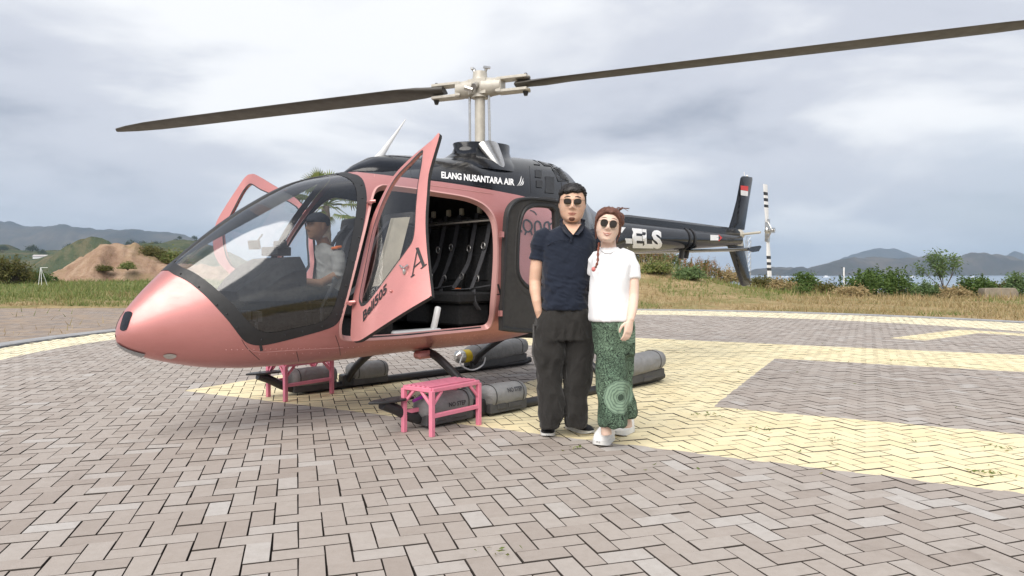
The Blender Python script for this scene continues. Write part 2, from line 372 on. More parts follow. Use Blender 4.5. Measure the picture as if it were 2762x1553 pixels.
def gnoise(x, y, s, seed=0):
    """cheap smooth value noise, vectorised"""
    x = np.asarray(x, float) / s + seed * 17.3; y = np.asarray(y, float) / s - seed * 9.1
    xi, yi = np.floor(x), np.floor(y); fx, fy = x - xi, y - yi; fx = fx * fx * (3 - 2 * fx); fy = fy * fy * (3 - 2 * fy)
    def h(a, b): q = np.sin(a * 127.1 + b * 311.7 + seed) * 43758.5453; return q - np.floor(q)
    return (h(xi, yi) * (1 - fx) + h(xi + 1, yi) * fx) * (1 - fy) + (h(xi, yi + 1) * (1 - fx) + h(xi + 1, yi + 1) * fx) * fy
def smooth(a, b, v): t = np.clip((v - a) / (b - a), 0, 1); return t * t * (3 - 2 * t)
def terrain(x, y):
    x = np.asarray(x, float); y = np.asarray(y, float)
    r = np.hypot(x - RO[0][0], y - RO[0][1]); az = np.arctan2(x, y); d = np.hypot(x, y)
    z = -.06 + smooth(11.3, 12.3, r) * (.07 + .10 * (gnoise(x, y, 1.7, 1) - .45) + .07 * (gnoise(x, y, .6, 2) - .5))
    left = smooth(-.05, -.28, az) * (y > 0)
    apron = left * (1 - smooth(24.5, 26, y))
    z = z * (1 - apron) - .06 * apron
    z = z + left * np.clip(y - 27, 0, 60) * .021
    back = smooth(0, .16, az) * (y > 0)
    bank = np.exp(-((y - 39) / 8) ** 2) * np.exp(-((x - 5.0) / 6.5) ** 2)        # scrubby bank behind the tail
    z = z + bank * (1.75 + .7 * gnoise(x, y, 2.5, 5) + .3 * gnoise(x, y, .8, 8))
    z = z - back * smooth(46, 190, d) * 32 - left * smooth(95, 260, d) * 12 - (1 - left) * (1 - back) * smooth(60, 260, d) * 20
    return z
rr = np.concatenate([np.linspace(.4, 14, 40), np.geomspace(14.4, 420, 110)]); th = np.linspace(-math.pi, math.pi, 361)[:-1]
RR, TT = np.meshgrid(rr, th, indexing='ij'); GX, GY = RR * np.sin(TT), RR * np.cos(TT)
V = np.stack([GX, GY, terrain(GX, GY)], -1).reshape(-1, 3); V = np.vstack([V, [[0, 0, -.06]]])
n_, k_ = len(rr), len(th); I, J = np.meshgrid(np.arange(n_ - 1), np.arange(k_), indexing='ij')
Fq = np.stack([I * k_ + J, I * k_ + (J + 1) % k_, (I + 1) * k_ + (J + 1) % k_, (I + 1) * k_ + J], -1).reshape(-1, 4)[:, ::-1]
ctr = np.stack([np.full(k_, len(V) - 1), np.arange(k_), (np.arange(k_) + 1) % k_, (np.arange(k_) + 1) % k_], -1)
ground = from_arrays('ground', V, Fq, 'dry_ground', smooth=True); tag(ground, kind='structure')
cap = MB(); cap.add([(1.0 * math.sin(a), 1.0 * math.cos(a), -.055) for a in np.linspace(0, 2 * math.pi, 24, endpoint=False)], [tuple(range(24))]); cap.build('ground', 'dry_ground', ground, smooth=False)

def disc(c, r, z, n=128): return [(c[0] + r * math.cos(a), c[1] + r * math.sin(a), z) for a in np.linspace(0, 2 * math.pi, n, endpoint=False)]
apron = MB()
apron.add([(-30, 3, -.035), (-4.5, 3, -.035), (-4.5, 25.5, -.035), (-30, 25.5, -.035)], [(0, 1, 2, 3)])
tag(apron.build('apron', 'paving_far', smooth=False), kind='structure')
pad = MB(); pad.add(disc(RO[0], RO[1] + .02, -.022), [tuple(range(128))]); pad.add([(-7, -2.5, -.0225), (9, -2.5, -.0225), (9, 6, -.0225), (-7, 6, -.0225)], [(0, 1, 2, 3)])
helipad = pad.build('helipad', 'joint_sand', smooth=False); tag(helipad, kind='structure')
kb = MB()
for r0, r1 in ((RO[1] + .02, RO[1] + .34),):
    a = np.linspace(0, 2 * math.pi, 161)[:-1]; rings = []
    for r_, z_ in ((r0, -.05), (r0, .022), (r0 + .02, .034), (r1 - .02, .034), (r1, .022), (r1, -.08)):
        rings.append([(RO[0][0] + r_ * math.cos(q), RO[0][1] + r_ * math.sin(q), z_) for q in a if True])
    # kerb only where the pad has an edge in the photograph (not towards the camera)
    kb.loft(rings, False)
# drop kerb faces in front of / behind the camera
kb.f = [f for f in kb.f if all(kb.v[i][1] > 6.5 for i in f)]; kb.m = [0] * len(kb.f)
tag(kb.build('kerb', 'kerb_concrete'), kind='structure')

# pavers in 90 degree herringbone, 21 x 10.5 cm
BW = .1065; BAZ = R(-17.5); bu = np.array([math.cos(-BAZ), math.sin(-BAZ)]); bv = np.array([math.sin(BAZ), math.cos(BAZ)])   # bv runs away from the camera
bu = np.array([bv[1], -bv[0]])
cells = []
for i in range(-150, 190):
    for j in range(-40, 250):
        d = (i - j) % 4
        if d == 0: cells.append((i, j, 0))
        elif d == 3: cells.append((i, j, 1))
cells = np.array(cells); ctr_uv = np.stack([cells[:, 0] + np.where(cells[:, 2] == 0, 1, .5), cells[:, 1] + np.where(cells[:, 2] == 0, .5, 1)], 1) * BW
ctr = ctr_uv[:, :1] * bu + ctr_uv[:, 1:] * bv
inpad = (np.hypot(ctr[:, 0] - RO[0][0], ctr[:, 1] - RO[0][1]) < RO[1] - .04) | ((ctr[:, 0] > -6.9) & (ctr[:, 0] < 8.9) & (ctr[:, 1] > -2.4) & (ctr[:, 1] < 5.9))
keep = inpad & (ctr[:, 1] > -.6) & (np.abs(ctr[:, 0]) < 2.2 + np.abs(ctr[:, 1]) * .98)
cells, ctr = cells[keep], ctr[keep]
# unit paver: chamfered block without underside
L, W_, Hh, ch = BW * 2 - .0052, BW - .0052, .022, .0014
def paver_verts():
    o = []
    for (l, w, z) in ((L / 2, W_ / 2, -Hh), (L / 2, W_ / 2, -ch), (L / 2 - ch, W_ / 2 - ch, 0)):
        o += [(-l, -w, z), (l, -w, z), (l, w, z), (-l, w, z)]
    return np.array(o)
PV = paver_verts(); PF = np.array([(8, 9, 10, 11)] + [(k, (k + 1) % 4, (k + 1) % 4 + 4, k + 4) for k in range(4)] + [(k + 4, (k + 1) % 4 + 4, (k + 1) % 4 + 8, k + 8) for k in range(4)])
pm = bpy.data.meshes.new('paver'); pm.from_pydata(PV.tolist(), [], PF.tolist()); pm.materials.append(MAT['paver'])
d2 = np.hypot(ctr[:, 0], ctr[:, 1] - 0); inview = (np.abs(ctr[:, 0] / np.maximum(ctr[:, 1], .1)) < .755) & (ctr[:, 1] > 2.55)
order = np.argsort(np.where(inview, d2, 1e6)); single = np.zeros(len(ctr), bool); single[order[:300]] = True
jit = RNG.normal(0, 1, (len(ctr), 5))
ang0 = math.atan2(bu[1], bu[0])
for q in np.where(single)[0]:
    o = bpy.data.objects.new('paver', pm); COL.objects.link(o); o.parent = helipad
    o.location = (ctr[q, 0] + jit[q, 0] * .0008, ctr[q, 1] + jit[q, 1] * .0008, jit[q, 2] * .0013)
    o.rotation_euler = (jit[q, 3] * .006, jit[q, 4] * .006, ang0 + (math.pi / 2 if cells[q, 2] else 0) + jit[q, 0] * .006)
rest = np.where(~single)[0]; ang = ang0 + np.where(cells[rest, 2] == 1, math.pi / 2, 0) + jit[rest, 0] * .006
ca, sa = np.cos(ang)[:, None], np.sin(ang)[:, None]
VX = PV[None, :, 0] * ca - PV[None, :, 1] * sa + ctr[rest, :1]; VY = PV[None, :, 0] * sa + PV[None, :, 1] * ca + ctr[rest, 1:]
VZ = PV[None, :, 2] + jit[rest, 2:3] * .0013 + PV[None, :, 0] * jit[rest, 3:4] * .006 + PV[None, :, 1] * jit[rest, 4:5] * .006
PVs = np.stack([VX, VY, VZ], -1).reshape(-1, 3); PFs = (PF[None] + (np.arange(len(rest)) * 12)[:, None, None]).reshape(-1, 4)
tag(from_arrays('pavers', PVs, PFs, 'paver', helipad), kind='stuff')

# sea and hills
SEA0, SEAS = -30.0, .0115
def sea_z(y): return SEA0 + SEAS * y
sv = MB(); sv.add([(-4000, 150, sea_z(150)), (6000, 150, sea_z(150)), (9000, 7500, sea_z(7500)), (-6000, 7500, sea_z(7500))], [(0, 1, 2, 3)])
tag(sv.build('sea', 'sea_water', smooth=False), kind='structure')
def ridge(name, prof_px, D, depth, mat, base=None, rough=.12, seed=0, nu=140, nv=26, wave=1.0):
    """a hill whose skyline passes through the given photo points at distance D, with a real body in front and behind"""
    xs = np.array([p[0] for p in prof_px], float); ys = np.array([p[1] for p in prof_px], float)
    u = np.linspace(xs[0], xs[-1], nu); yy = np.interp(u, xs, ys); yy = yy - (gnoise(u, u * 0, 19, seed) - .5) * 5 * wave - (gnoise(u, u * 0, 7, seed + 2) - .5) * 2.6 * wave
    Xr = (u - CX) / FPX * D; Zt = CAM_H + (HOR - yy) / FPX * D
    v = np.linspace(-1, 1, nv); Vv = []
    for vv in v:
        Y = D + vv * depth; zb = (sea_z(Y) - 3) if base is None else base
        fall = (1 - abs(vv) ** 1.5)
        nse = (gnoise(Xr, np.full_like(Xr, Y), depth * .5, seed) - .5) * 2 + (gnoise(Xr, np.full_like(Xr, Y), depth * .17, seed + 3) - .5)
        z = zb + (Zt - zb) * np.clip(fall + rough * nse * (1 - fall) * 2.2 * min(1, abs(vv) * 3), 0, 1.02)
        if abs(vv) > .97: z = np.full_like(z, zb)
        Vv.append(np.stack([Xr * (1 + vv * depth / D * .6), np.full_like(Xr, Y), z], -1))
    Vv = np.array(Vv).reshape(-1, 3); I, J = np.meshgrid(np.arange(nv - 1), np.arange(nu - 1), indexing='ij')
    Fv = np.stack([I * nu + J, I * nu + J + 1, (I + 1) * nu + J + 1, (I + 1) * nu + J], -1).reshape(-1, 4)
    return tag(from_arrays(name, Vv, Fv, mat, smooth=True), kind='structure')
isl = [(1990, 746), (2010, 735), (2038, 726), (2083, 718), (2139, 724), (2177, 726), (2213, 714), (2251, 704), (2290, 698), (2340, 693), (2384, 696), (2423, 698), (2458, 693), (2488, 692), (2506, 684), (2526, 684), (2550, 695), (2577, 692), (2621, 681), (2665, 684), (2710, 689), (2740, 695), (2790, 715), (2900, 742), (2990, 752)]
ridge('island_hill', isl, 3300, 420, 'hill_far', seed=2, rough=.5, nu=300, nv=60)
ridge('distant_hill', [(2180, 745), (2250, 705), (2296, 687), (2355, 670), (2408, 670), (2444, 681), (2473, 692), (2560, 720), (2640, 746)], 5600, 700, 'hill_far', seed=4)
ridge('distant_hill', [(2640, 740), (2700, 700), (2722, 687), (2735, 677), (2765, 685), (2840, 700), (2980, 744)], 5200, 600, 'hill_far', seed=5)
ridge('mountain', [(-420, 640), (-200, 602), (-60, 596), (30, 598), (60, 609), (120, 611), (200, 613), (270, 619), (360, 619), (420, 623), (470, 627), (500, 634), (530, 646), (560, 668), (640, 700), (760, 735)], 3600, 900, 'hill_far', base=-25, seed=7, rough=.5, nu=260, nv=60)
ridge('coastal_slope', [(-300, 700), (-100, 668), (-20, 663), (20, 661), (40, 672), (90, 679), (140, 677), (200, 672), (260, 668), (330, 668), (440, 662), (500, 646), (545, 650), (620, 690), (700, 735), (800, 752)], 900, 260, 'scrub_slope', base=-14, rough=.35, seed=9, nu=220, nv=50)
MOUND = dict(rough=.25)
mound = ridge('earth_mound', [(95, 752), (150, 734), (200, 706), (228, 688), (260, 668), (290, 655), (315, 654), (345, 657), (370, 663), (395, 680), (420, 692), (460, 705), (520, 712), (600, 722), (700, 745)], 66, 7.5, 'red_earth', base=.3, rough=.25, seed=12, nu=200, nv=50)

_v = np.zeros(len(mound.data.vertices) * 3, np.float32); mound.data.vertices.foreach_get('co', _v); _v = _v.reshape(-1, 3)
_v[:, 2] += ((gnoise(_v[:, 0], _v[:, 1], 1.6, 21) - .5) * .55 + (gnoise(_v[:, 0], _v[:, 1], .6, 22) - .5) * .32 + (gnoise(_v[:, 0] + _v[:, 2], _v[:, 1] * .3, .35, 23) - .5) * .16) * (np.abs(_v[:, 1] - 66) < 7)
mound.data.vertices.foreach_set('co', _v.ravel()); mound.data.update()
# ================================================================== helicopter (own frame: x forward, y to its left, z up)
HP = np.array([-0.322, 6.895, 0.0]); HYAW = R(225)
fw = np.array([math.cos(HYAW), math.sin(HYAW), 0]); pt = np.array([-math.sin(HYAW), math.cos(HYAW), 0]); up_ = np.array([0, 0, 1.0])
heli = empty('helicopter', HP, HYAW, 'rose pink and black helicopter with open doors parked on the paved helipad', 'helicopter')
def tol(P): v = np.asarray(P) - HP; return np.array([v @ fw, v @ pt, v @ up_])
CL = tol(CAMV)
def rayl(px, py): d = ray(px, py); return np.array([d @ fw, d @ pt, d @ up_])
def hp(px, py, x=None, y=None, z=None):
    d = rayl(px, py); i, v = (0, x) if x is not None else (1, y) if y is not None else (2, z)
    return CL + d * ((v - CL[i]) / d[i])
def onplane(px, py, p0, n): d = rayl(px, py); return CL + d * (((p0 - CL) @ n) / (d @ n))
# stations: x, bottom z, top z, z of greatest width, half width, upper and lower exponent
ST = np.array([
[ 3.298,.73,.75,.74,.012,2,2],[ 3.288,.695,.80,.74,.045,2,2],[ 3.258,.657,.872,.75,.09,2,2],[ 3.175,.605,.985,.77,.162,2,2.05],[ 3.035,.552,1.138,.80,.258,2,2.1],
[ 2.7,.475,1.445,.86,.45,2,2.2],[ 2.4,.45,1.67,.92,.56,2,2.3],[ 2.0,.447,1.895,.98,.655,2,2.4],[ 1.6,.455,2.01,1.02,.71,2,2.5],[ 1.2,.465,2.12,1.05,.73,2,2.5],
[ 0.7,.47,2.23,1.06,.74,2,2.5],[ 0.2,.47,2.32,1.08,.735,2,2.5],[-0.3,.51,2.38,1.12,.70,2,2.4],[-0.8,.59,2.40,1.2,.62,2,2.2],[-1.15,.75,2.345,1.32,.50,2,2],
[-1.4,.96,2.12,1.44,.385,2,2],[-1.7,1.17,1.94,1.53,.29,2,2],[-2.1,1.33,1.84,1.6,.23,2,2],[-2.4,1.42,1.835,1.64,.205,2,2]])
_X = ST[::-1, 0].copy(); _Y = ST[::-1, 1:].copy()
def _pch(x, y):
    h = np.diff(x); d = np.diff(y) / h; q = np.zeros_like(y); q[0], q[-1] = d[0], d[-1]
    for i in range(1, len(x) - 1):
        if d[i - 1] * d[i] > 0: w1, w2 = 2 * h[i] + h[i - 1], h[i] + 2 * h[i - 1]; q[i] = (w1 + w2) / (w1 / d[i - 1] + w2 / d[i])
    return q
_M = np.stack([_pch(_X, _Y[:, k]) for k in range(6)], 1)
def prof(x):
    x = np.clip(np.asarray(x, float), _X[0], _X[-1]); i = np.clip(np.searchsorted(_X, x, side='right') - 1, 0, len(_X) - 2)
    h = _X[i + 1] - _X[i]; t = ((x - _X[i]) / h)[..., None]; h = h[..., None]
    return (2 * t ** 3 - 3 * t ** 2 + 1) * _Y[i] + (t ** 3 - 2 * t ** 2 + t) * h * _M[i] + (-2 * t ** 3 + 3 * t ** 2) * _Y[i + 1] + (t ** 3 - t ** 2) * h * _M[i + 1]
def S(x, s):
    """skin of the left half: s = 0 keel, .5 greatest width, 1 roof line"""
    x = np.asarray(x, float); s = np.asarray(s, float); p = prof(x); zb, zt, zm, w, nu, nl = [p[..., k] for k in range(6)]
    a = (s - .5) * np.pi; c = np.abs(np.cos(a)); sn = np.abs(np.sin(a)); n = np.where(s > .5, nu, nl)
    return np.stack([x + 0 * s, w * c ** (2 / n), np.where(s > .5, zm + (zt - zm) * sn ** (2 / n), zm - (zm - zb) * sn ** (2 / n))], -1)
def SN(x, s, e=2e-3):
    x = np.asarray(x, float); s = np.asarray(s, float)
    xa, xb = np.clip(x - e, _X[0], 3.298), np.clip(x + e, _X[0], 3.298); sa, sb = np.clip(s - e, 0, 1), np.clip(s + e, 0, 1)
    n = np.cross(S(xb, s) - S(xa, s), S(x, sb) - S(x, sa)); n /= np.linalg.norm(n, axis=-1, keepdims=True) + 1e-12
    q = S(x, s) - np.stack([x - .25 * (x > 2.5), 0 * x, prof(x)[..., 2]], -1); sg = np.sign((n * q).sum(-1, keepdims=True)); sg[sg == 0] = 1
    n = n * sg; edge = (np.asarray(s) > .9995) | (np.asarray(s) < .0005); n = np.where(edge[..., None], n * [1, 0, 1], n)
    return n / (np.linalg.norm(n, axis=-1, keepdims=True) + 1e-12)
def projl(P):
    W = HP + P[..., :1] * fw + P[..., 1:2] * pt + P[..., 2:] * up_ - CAMV
    y = W[..., 1] * _c - W[..., 2] * _s; z = W[..., 1] * _s + W[..., 2] * _c; return np.stack([CX + FPX * W[..., 0] / y, CY - FPX * z / y], -1)
_G = np.stack(np.meshgrid(np.linspace(-2.4, 3.29, 401), np.linspace(.02, 1, 131), indexing='ij'), -1).reshape(-1, 2)
_P = S(_G[:, 0], _G[:, 1]); _U = projl(_P); _ok = (SN(_G[:, 0], _G[:, 1]) * (CL - _P)).sum(-1) > 0
def hit(px, py):
    """photo pixel -> (x, s) on the skin"""
    d = ((_U - [px, py]) ** 2).sum(1) + np.where(_ok, 0, 1e6); q = _G[d.argmin()].copy(); e = 1e-3
    for _ in range(5):
        s1, s0 = min(q[1] + e, 1), q[1] - e
        r = projl(S(*q)) - [px, py]; Jm = np.stack([(projl(S(q[0] + e, q[1])) - projl(S(q[0] - e, q[1]))) / (2 * e), (projl(S(q[0], s1)) - projl(S(q[0], s0))) / (s1 - s0)], 1)
        try: dq = np.linalg.solve(Jm, r)
        except Exception: break
        q -= np.clip(dq, -.04, .04); q[0] = np.clip(q[0], -2.4, 3.29); q[1] = np.clip(q[1], .01, 1)
    return q
def hits(pts): return np.array([hit(*p) for p in pts])
def skin(px, py, off=.004):
    q = hit(px, py); return S(*q) + SN(*q) * off
def inpoly(P, poly):
    x, y = P[:, 0], P[:, 1]; c = np.zeros(len(P), bool); n = len(poly); j = n - 1
    for i in range(n):
        xi, yi = poly[i]; xj, yj = poly[j]
        c ^= ((yi > y) != (yj > y)) & (x < (xj - xi) * (y - yi) / (yj - yi + 1e-15) + xi); j = i
    return c
# outlines read from the photograph, laid on the skin
ws_out = hits(crom([(952, 470), (966, 474), (980, 488), (988, 520), (988, 560), (978, 620), (960, 700), (940, 780), (925, 840), (912, 868), (888, 885), (820, 905), (740, 925), (700, 931), (672, 926), (652, 912), (620, 870), (590, 836), (556, 800), (520, 769), (496, 753), (470, 741)], 3))
ws_out = np.vstack([[ws_out[0][0], 1], [ws_out[0][0], .96], ws_out, [ws_out[-1][0] + .012, .93], [ws_out[-1][0] + .02, 1]])
ws_in = hits(crom([(936, 480), (950, 490), (961, 515), (962, 550), (956, 600), (937, 700), (916, 778), (900, 830), (882, 858), (850, 873), (800, 884), (752, 894), (715, 896), (690, 886), (665, 862), (636, 828), (600, 794), (560, 760), (520, 733), (492, 722)], 3))
ws_in = np.vstack([[ws_in[0][0], .972], ws_in, [ws_in[-1][0] + .01, .972]])
door_op = hits(crom([(921, 885), (924, 908), (940, 917), (985, 917), (1085, 911), (1180, 901), (1290, 890), (1318, 883), (1328, 860), (1331, 830), (1336, 768), (1340, 690), (1338, 625), (1330, 586), (1312, 560), (1286, 543), (1248, 531), (1180, 520), (1110, 509), (1045, 501), (1026, 503), (1013, 515), (1004, 545), (987, 618), (965, 704), (940, 802), (925, 858)], 4, True))
star_op = np.array([q for q in door_op if q[0] > 1.06]); i0 = int(np.argmax(np.abs(np.diff(star_op[:, 1])) > .25)) if len(star_op) else 0
star_op = np.vstack([star_op[:i0 + 1], [[1.03, star_op[i0][1] + .012], [1.0, .36], [.99, .5], [.99, .64], [1.01, star_op[i0 + 1][1] - .012]], star_op[i0 + 1:]])
roof_line = hits([(962, 463), (1008, 468), (1056, 474), (1154, 486), (1244, 498), (1321, 511), (1394, 525), (1450, 539), (1500, 556)])
roof_poly = np.vstack([[1.66, 1.02], [1.60, .99], roof_line, [-.72, .70], [-.92, .6], [-1.0, .5], [-.95, .3], [-.9, .15], [-.88, -.02], [-2.5, -.02], [-2.5, 1.02]])
lamp_poly = hits(crom([(318, 842), (362, 842), (352, 862), (337, 892), (322, 892)], 3, True)) if False else None
def seams(poly): return [tuple(p) for p in poly], [(i, (i + 1) % len(poly)) for i in range(len(poly))]
def half(side, opening):
    xs = np.concatenate([np.linspace(-2.4, 2.6, 101), np.linspace(2.63, 3.18, 22), [3.205, 3.225, 3.245, 3.26, 3.272, 3.282, 3.288, 3.294, 3.298]]); ss = np.linspace(0, 1, 49)
    K = 2.2
    pts = [(x, s * K) for x in xs for s in ss]; edges = []
    for poly in (ws_out, ws_in, opening, roof_poly):
        p2 = [(min(max(p[0], -2.4), 3.298), min(max(p[1], 0), 1) * K) for p in poly]; o = len(pts); pts += p2
        edges += [(o + i, o + (i + 1) % len(p2)) for i in range(len(p2))]
    v2, e2, f2, *_ = delaunay_2d_cdt([Vector(p) for p in pts], edges, [], 0, 1e-5)
    U = np.array([(p.x, p.y / K) for p in v2]); T = np.array(f2); C2 = U[T].mean(1)
    reg = np.zeros(len(T), int); reg[inpoly(C2, roof_poly)] = 1
    a = inpoly(C2, ws_out); reg[a] = 2; reg[inpoly(C2, ws_in)] = 3; reg[inpoly(C2, opening)] = 4
    reg[(reg == 0) & False] = 0
    P3, N3 = S(U[:, 0], U[:, 1]), SN(U[:, 0], U[:, 1]); mir = np.array([1, side, 1]); P3, N3 = P3 * mir, N3 * mir
    return U, T, reg, P3, N3
def region(name, mat, parts, off=0, flip=False, xlim=None, label=None):
    Vs, Ns, Fs, o = [], [], [], 0
    for U, T, sel, P3, N3 in parts:
        t = T[sel]
        if xlim is not None: cx_ = U[t].mean(1)[:, 0]; t = t[(cx_ > xlim[0]) & (cx_ < xlim[1])]
        ids, inv = np.unique(t, return_inverse=True); t = inv.reshape(t.shape); P, N = P3[ids] + N3[ids] * off, N3[ids]
        fn = np.cross(P[t[:, 1]] - P[t[:, 0]], P[t[:, 2]] - P[t[:, 0]]); bad = (fn * N[t].mean(1)).sum(-1) < 0
        t[bad] = t[bad][:, ::-1]
        if flip: t = t[:, ::-1]; N = -N
        Vs.append(P); Ns.append(N); Fs.append(t + o); o += len(P)
    o_ = from_arrays(name, np.vstack(Vs), np.vstack(Fs), mat, heli, True); me = o_.data
    if len(me.vertices) == len(np.vstack(Ns)): me.normals_split_custom_set_from_vertices(np.vstack(Ns).tolist())
    if label: o_['label'] = label
    return o_
Lh = half(1, door_op); Rh = half(-1, star_op)
def sel(h, k): return (h[0], h[1], h[2] == k, h[3], h[4])
region('fuselage_shell', 'rose_paint', [sel(Lh, 0), sel(Rh, 0)], label='rose pink fuselage skin with rivets')
region('roof_cowling', 'black_paint', [sel(Lh, 1), sel(Rh, 1)], label='gloss black roof and engine cowling')
wfr = region('windshield_frame', 'black_trim', [sel(Lh, 2), sel(Rh, 2)], off=.004)
region('windshield_pane', 'acrylic', [sel(Lh, 3)]); region('windshield_pane', 'acrylic', [sel(Rh, 3)])
for q in (0, 1):
    pass
region('cabin_liner', 'cabin_black', [(*sel(Lh, 0)[:2], (Lh[2] < 2), *Lh[3:]), (*Rh[:2], (Rh[2] < 2), *Rh[3:])], off=-.045, flip=True, xlim=(.1, 2.62))
for side, poly in ((1, door_op), (-1, star_op)):
    P, N = S(poly[:, 0], poly[:, 1]) * [1, side, 1], SN(poly[:, 0], poly[:, 1]) * [1, side, 1]; n = len(P); b = MB()
    v = np.vstack([P + N * .006, P - N * .012, P - N * .05]); b.add(v, [(j * n + i, j * n + (i + 1) % n, (j + 1) * n + (i + 1) % n, (j + 1) * n + i) for j in (0, 1) for i in range(n)])
    # raised lip round the opening
    cxy = poly.mean(0); out = poly + (poly - cxy) / np.linalg.norm((poly - cxy) * [1, 2], axis=1)[:, None] * [.022, .012]
    v2 = np.vstack([P + N * .006, S(out[:, 0], out[:, 1]) * [1, side, 1] + SN(out[:, 0], out[:, 1]) * [1, side, 1] * .0035]); b.add(v2, [(i, (i + 1) % n, n + (i + 1) % n, n + i) for i in range(n)])
    b.build('door_jamb', 'rose_jamb', heli)
# screws round the windshield frame
sc = MB()
for px, py in [(975, 500), (977, 535), (975, 590), (968, 640), (951, 705), (932, 770), (921, 805), (908, 848), (868, 880), (815, 893), (768, 903), (705, 915), (640, 882), (612, 846), (585, 822), (537, 774), (488, 739)]:
    p = skin(px, py, .006); nrm = SN(*hit(px, py)); sc.ball(p, .007, 8, 4)
    sc.ball(p * [1, -1, 1], .007, 8, 4)
sc.build('frame_screws', 'black_metal', wfr, kind='stuff')
# rivet rows along the belly and rocker
rv = MB()
for (a, b, n) in (((610, 943), (925, 938), 22), ((925, 938), (1330, 910), 30), ((700, 955), (1000, 948), 14), ((1060, 920), (1330, 902), 22)):
    for t in np.linspace(0, 1, n): rv.ball(skin(a[0] + (b[0] - a[0]) * t, a[1] + (b[1] - a[1]) * t, .0008), .0042, 6, 4)
rv.build('rivets', 'rose_jamb', heli, kind='stuff')
sm = MB()
for line in ([(660, 926), (690, 948), (790, 944), (925, 937)], [(1010, 470), (1010, 478)], [(1140, 497), (1330, 523)]):
    pts = [skin(*p, off=.0015) for p in crom(line, 8)]; sm.tube(pts, .0024, 5)
sm.each('panel_seam', 'rose_jamb', heli)
cs = MB()
for line in ([(1428, 447), (1430, 480), (1432, 520)], [(1100, 432), (1106, 455), (1110, 478)], [(1500, 450), (1512, 480), (1516, 520)], [(1110, 478), (1240, 493), (1330, 508)]):
    cs.tube([skin(*p, off=.0006) for p in crom(line, 6)], .0022, 5)
cs.each('panel_seam', 'black_trim', heli)
ns = MB()
for line in ([(652, 916), (668, 940), (700, 970)], [(905, 905), (915, 935), (918, 958)], [(800, 948), (806, 975)]):
    ns.tube([skin(*p, off=.0002) for p in crom(line, 6)], .0022, 5)
ns.each('panel_gap', 'black_trim', heli)
# nose: landing-light window, lower lamp, emblem plate
def patch(px_list, off, name, mat, parent=heli, both=False, k=4):
    ring = [skin(*p, off=off) for p in crom(px_list, k, True)]; c = np.mean(ring, 0); b = MB()
    cpx = np.mean(px_list, 0); mid = [skin(*((np.array(p) + cpx) / 2), off=off) for p in crom(px_list, k, True)]; c = skin(*cpx, off=off); n = len(ring)
    for s_ in ((1, -1) if both else (1,)):
        v = np.vstack([ring, mid, [c]]) * [1, s_, 1]; b.add(v, [(i, (i + 1) % n, n + (i + 1) % n, n + i) for i in range(n)] + [(n + i, n + (i + 1) % n, 2 * n) for i in range(n)])
    return b.build(name, mat, parent)
patch([(339, 842), (357, 843), (351, 862), (341, 889), (325, 889), (329, 866)], .004, 'light_window', 'screen', heli, True, 3)
ll = MB(); rows = []
for x_ in (3.288, 3.27, 3.235, 3.19, 3.14):
    p = prof(x_); row = []
    for y_ in np.linspace(-1, 1, 9):
        y2 = y_ * p[3] * .55; z_ = p[2] - (p[2] - p[0]) * math.sqrt(max(0, 1 - (y2 / p[3]) ** 2)); row.append((x_ + .007, y2, z_ - .007))
    rows.append(row)
ll.add([q for r_ in rows for q in r_], [(j * 9 + i, j * 9 + i + 1, (j + 1) * 9 + i + 1, (j + 1) * 9 + i) for j in range(4) for i in range(8)]); ll.build('landing_light', 'lens_glass', heli)
emb = patch([(441, 957), (458, 953), (476, 957), (472, 964), (458, 967), (446, 964)], .004, 'nose_emblem', 'steel')

# ---------------- lettering: text outlines laid on a surface through a photo quad
def text_mesh(txt, bold=0.0, shear=0, sp=1.0):
    cu = bpy.data.curves.new('t', 'FONT'); cu.body = txt; cu.offset = bold; cu.shear = shear; cu.space_character = sp; cu.resolution_u = 3; cu.fill_mode = 'FRONT'
    ob = bpy.data.objects.new('t', cu); COL.objects.link(ob); bpy.context.view_layer.update()
    me = bpy.data.meshes.new_from_object(ob.evaluated_get(bpy.context.evaluated_depsgraph_get()))
    bm = bmesh.new(); bm.from_mesh(me); bmesh.ops.triangulate(bm, faces=bm.faces); bmesh.ops.subdivide_edges(bm, edges=[q for q in bm.edges if q.calc_length() > .3], cuts=1); bmesh.ops.triangulate(bm, faces=bm.faces)
    V = np.array([v.co[:2] for v in bm.verts]); Fc = [tuple(v.index for v in f.verts) for f in bm.faces]; bm.free()
    bpy.data.objects.remove(ob); bpy.data.curves.remove(cu); bpy.data.meshes.remove(me)
    V -= V.min(0); V /= V.max(0); return V, Fc
def letter(name, txt, quad, to3d, mat, parent, bold=0.0, shear=0, sp=1.0):
    """quad: photo pixels of the text box TL, TR, BR, BL"""
    V, Fc = text_mesh(txt, bold, shear, sp); TL, TR, BR, BL = [np.array(q, float) for q in quad]
    px = (BL * (1 - V[:, :1]) + BR * V[:, :1]) * (1 - V[:, 1:]) + (TL * (1 - V[:, :1]) + TR * V[:, :1]) * V[:, 1:]
    b = MB(); b.add([to3d(*p) for p in px], Fc); return b.build(name, mat, parent, smooth=False)
letter('lettering', 'ELANG NUSANTARA AIR', [(1190, 463), (1387, 483), (1387, 501), (1190, 481)], lambda a, b: skin(a, b, .004), 'white_paint', heli, bold=.035)
wl_ = MB()
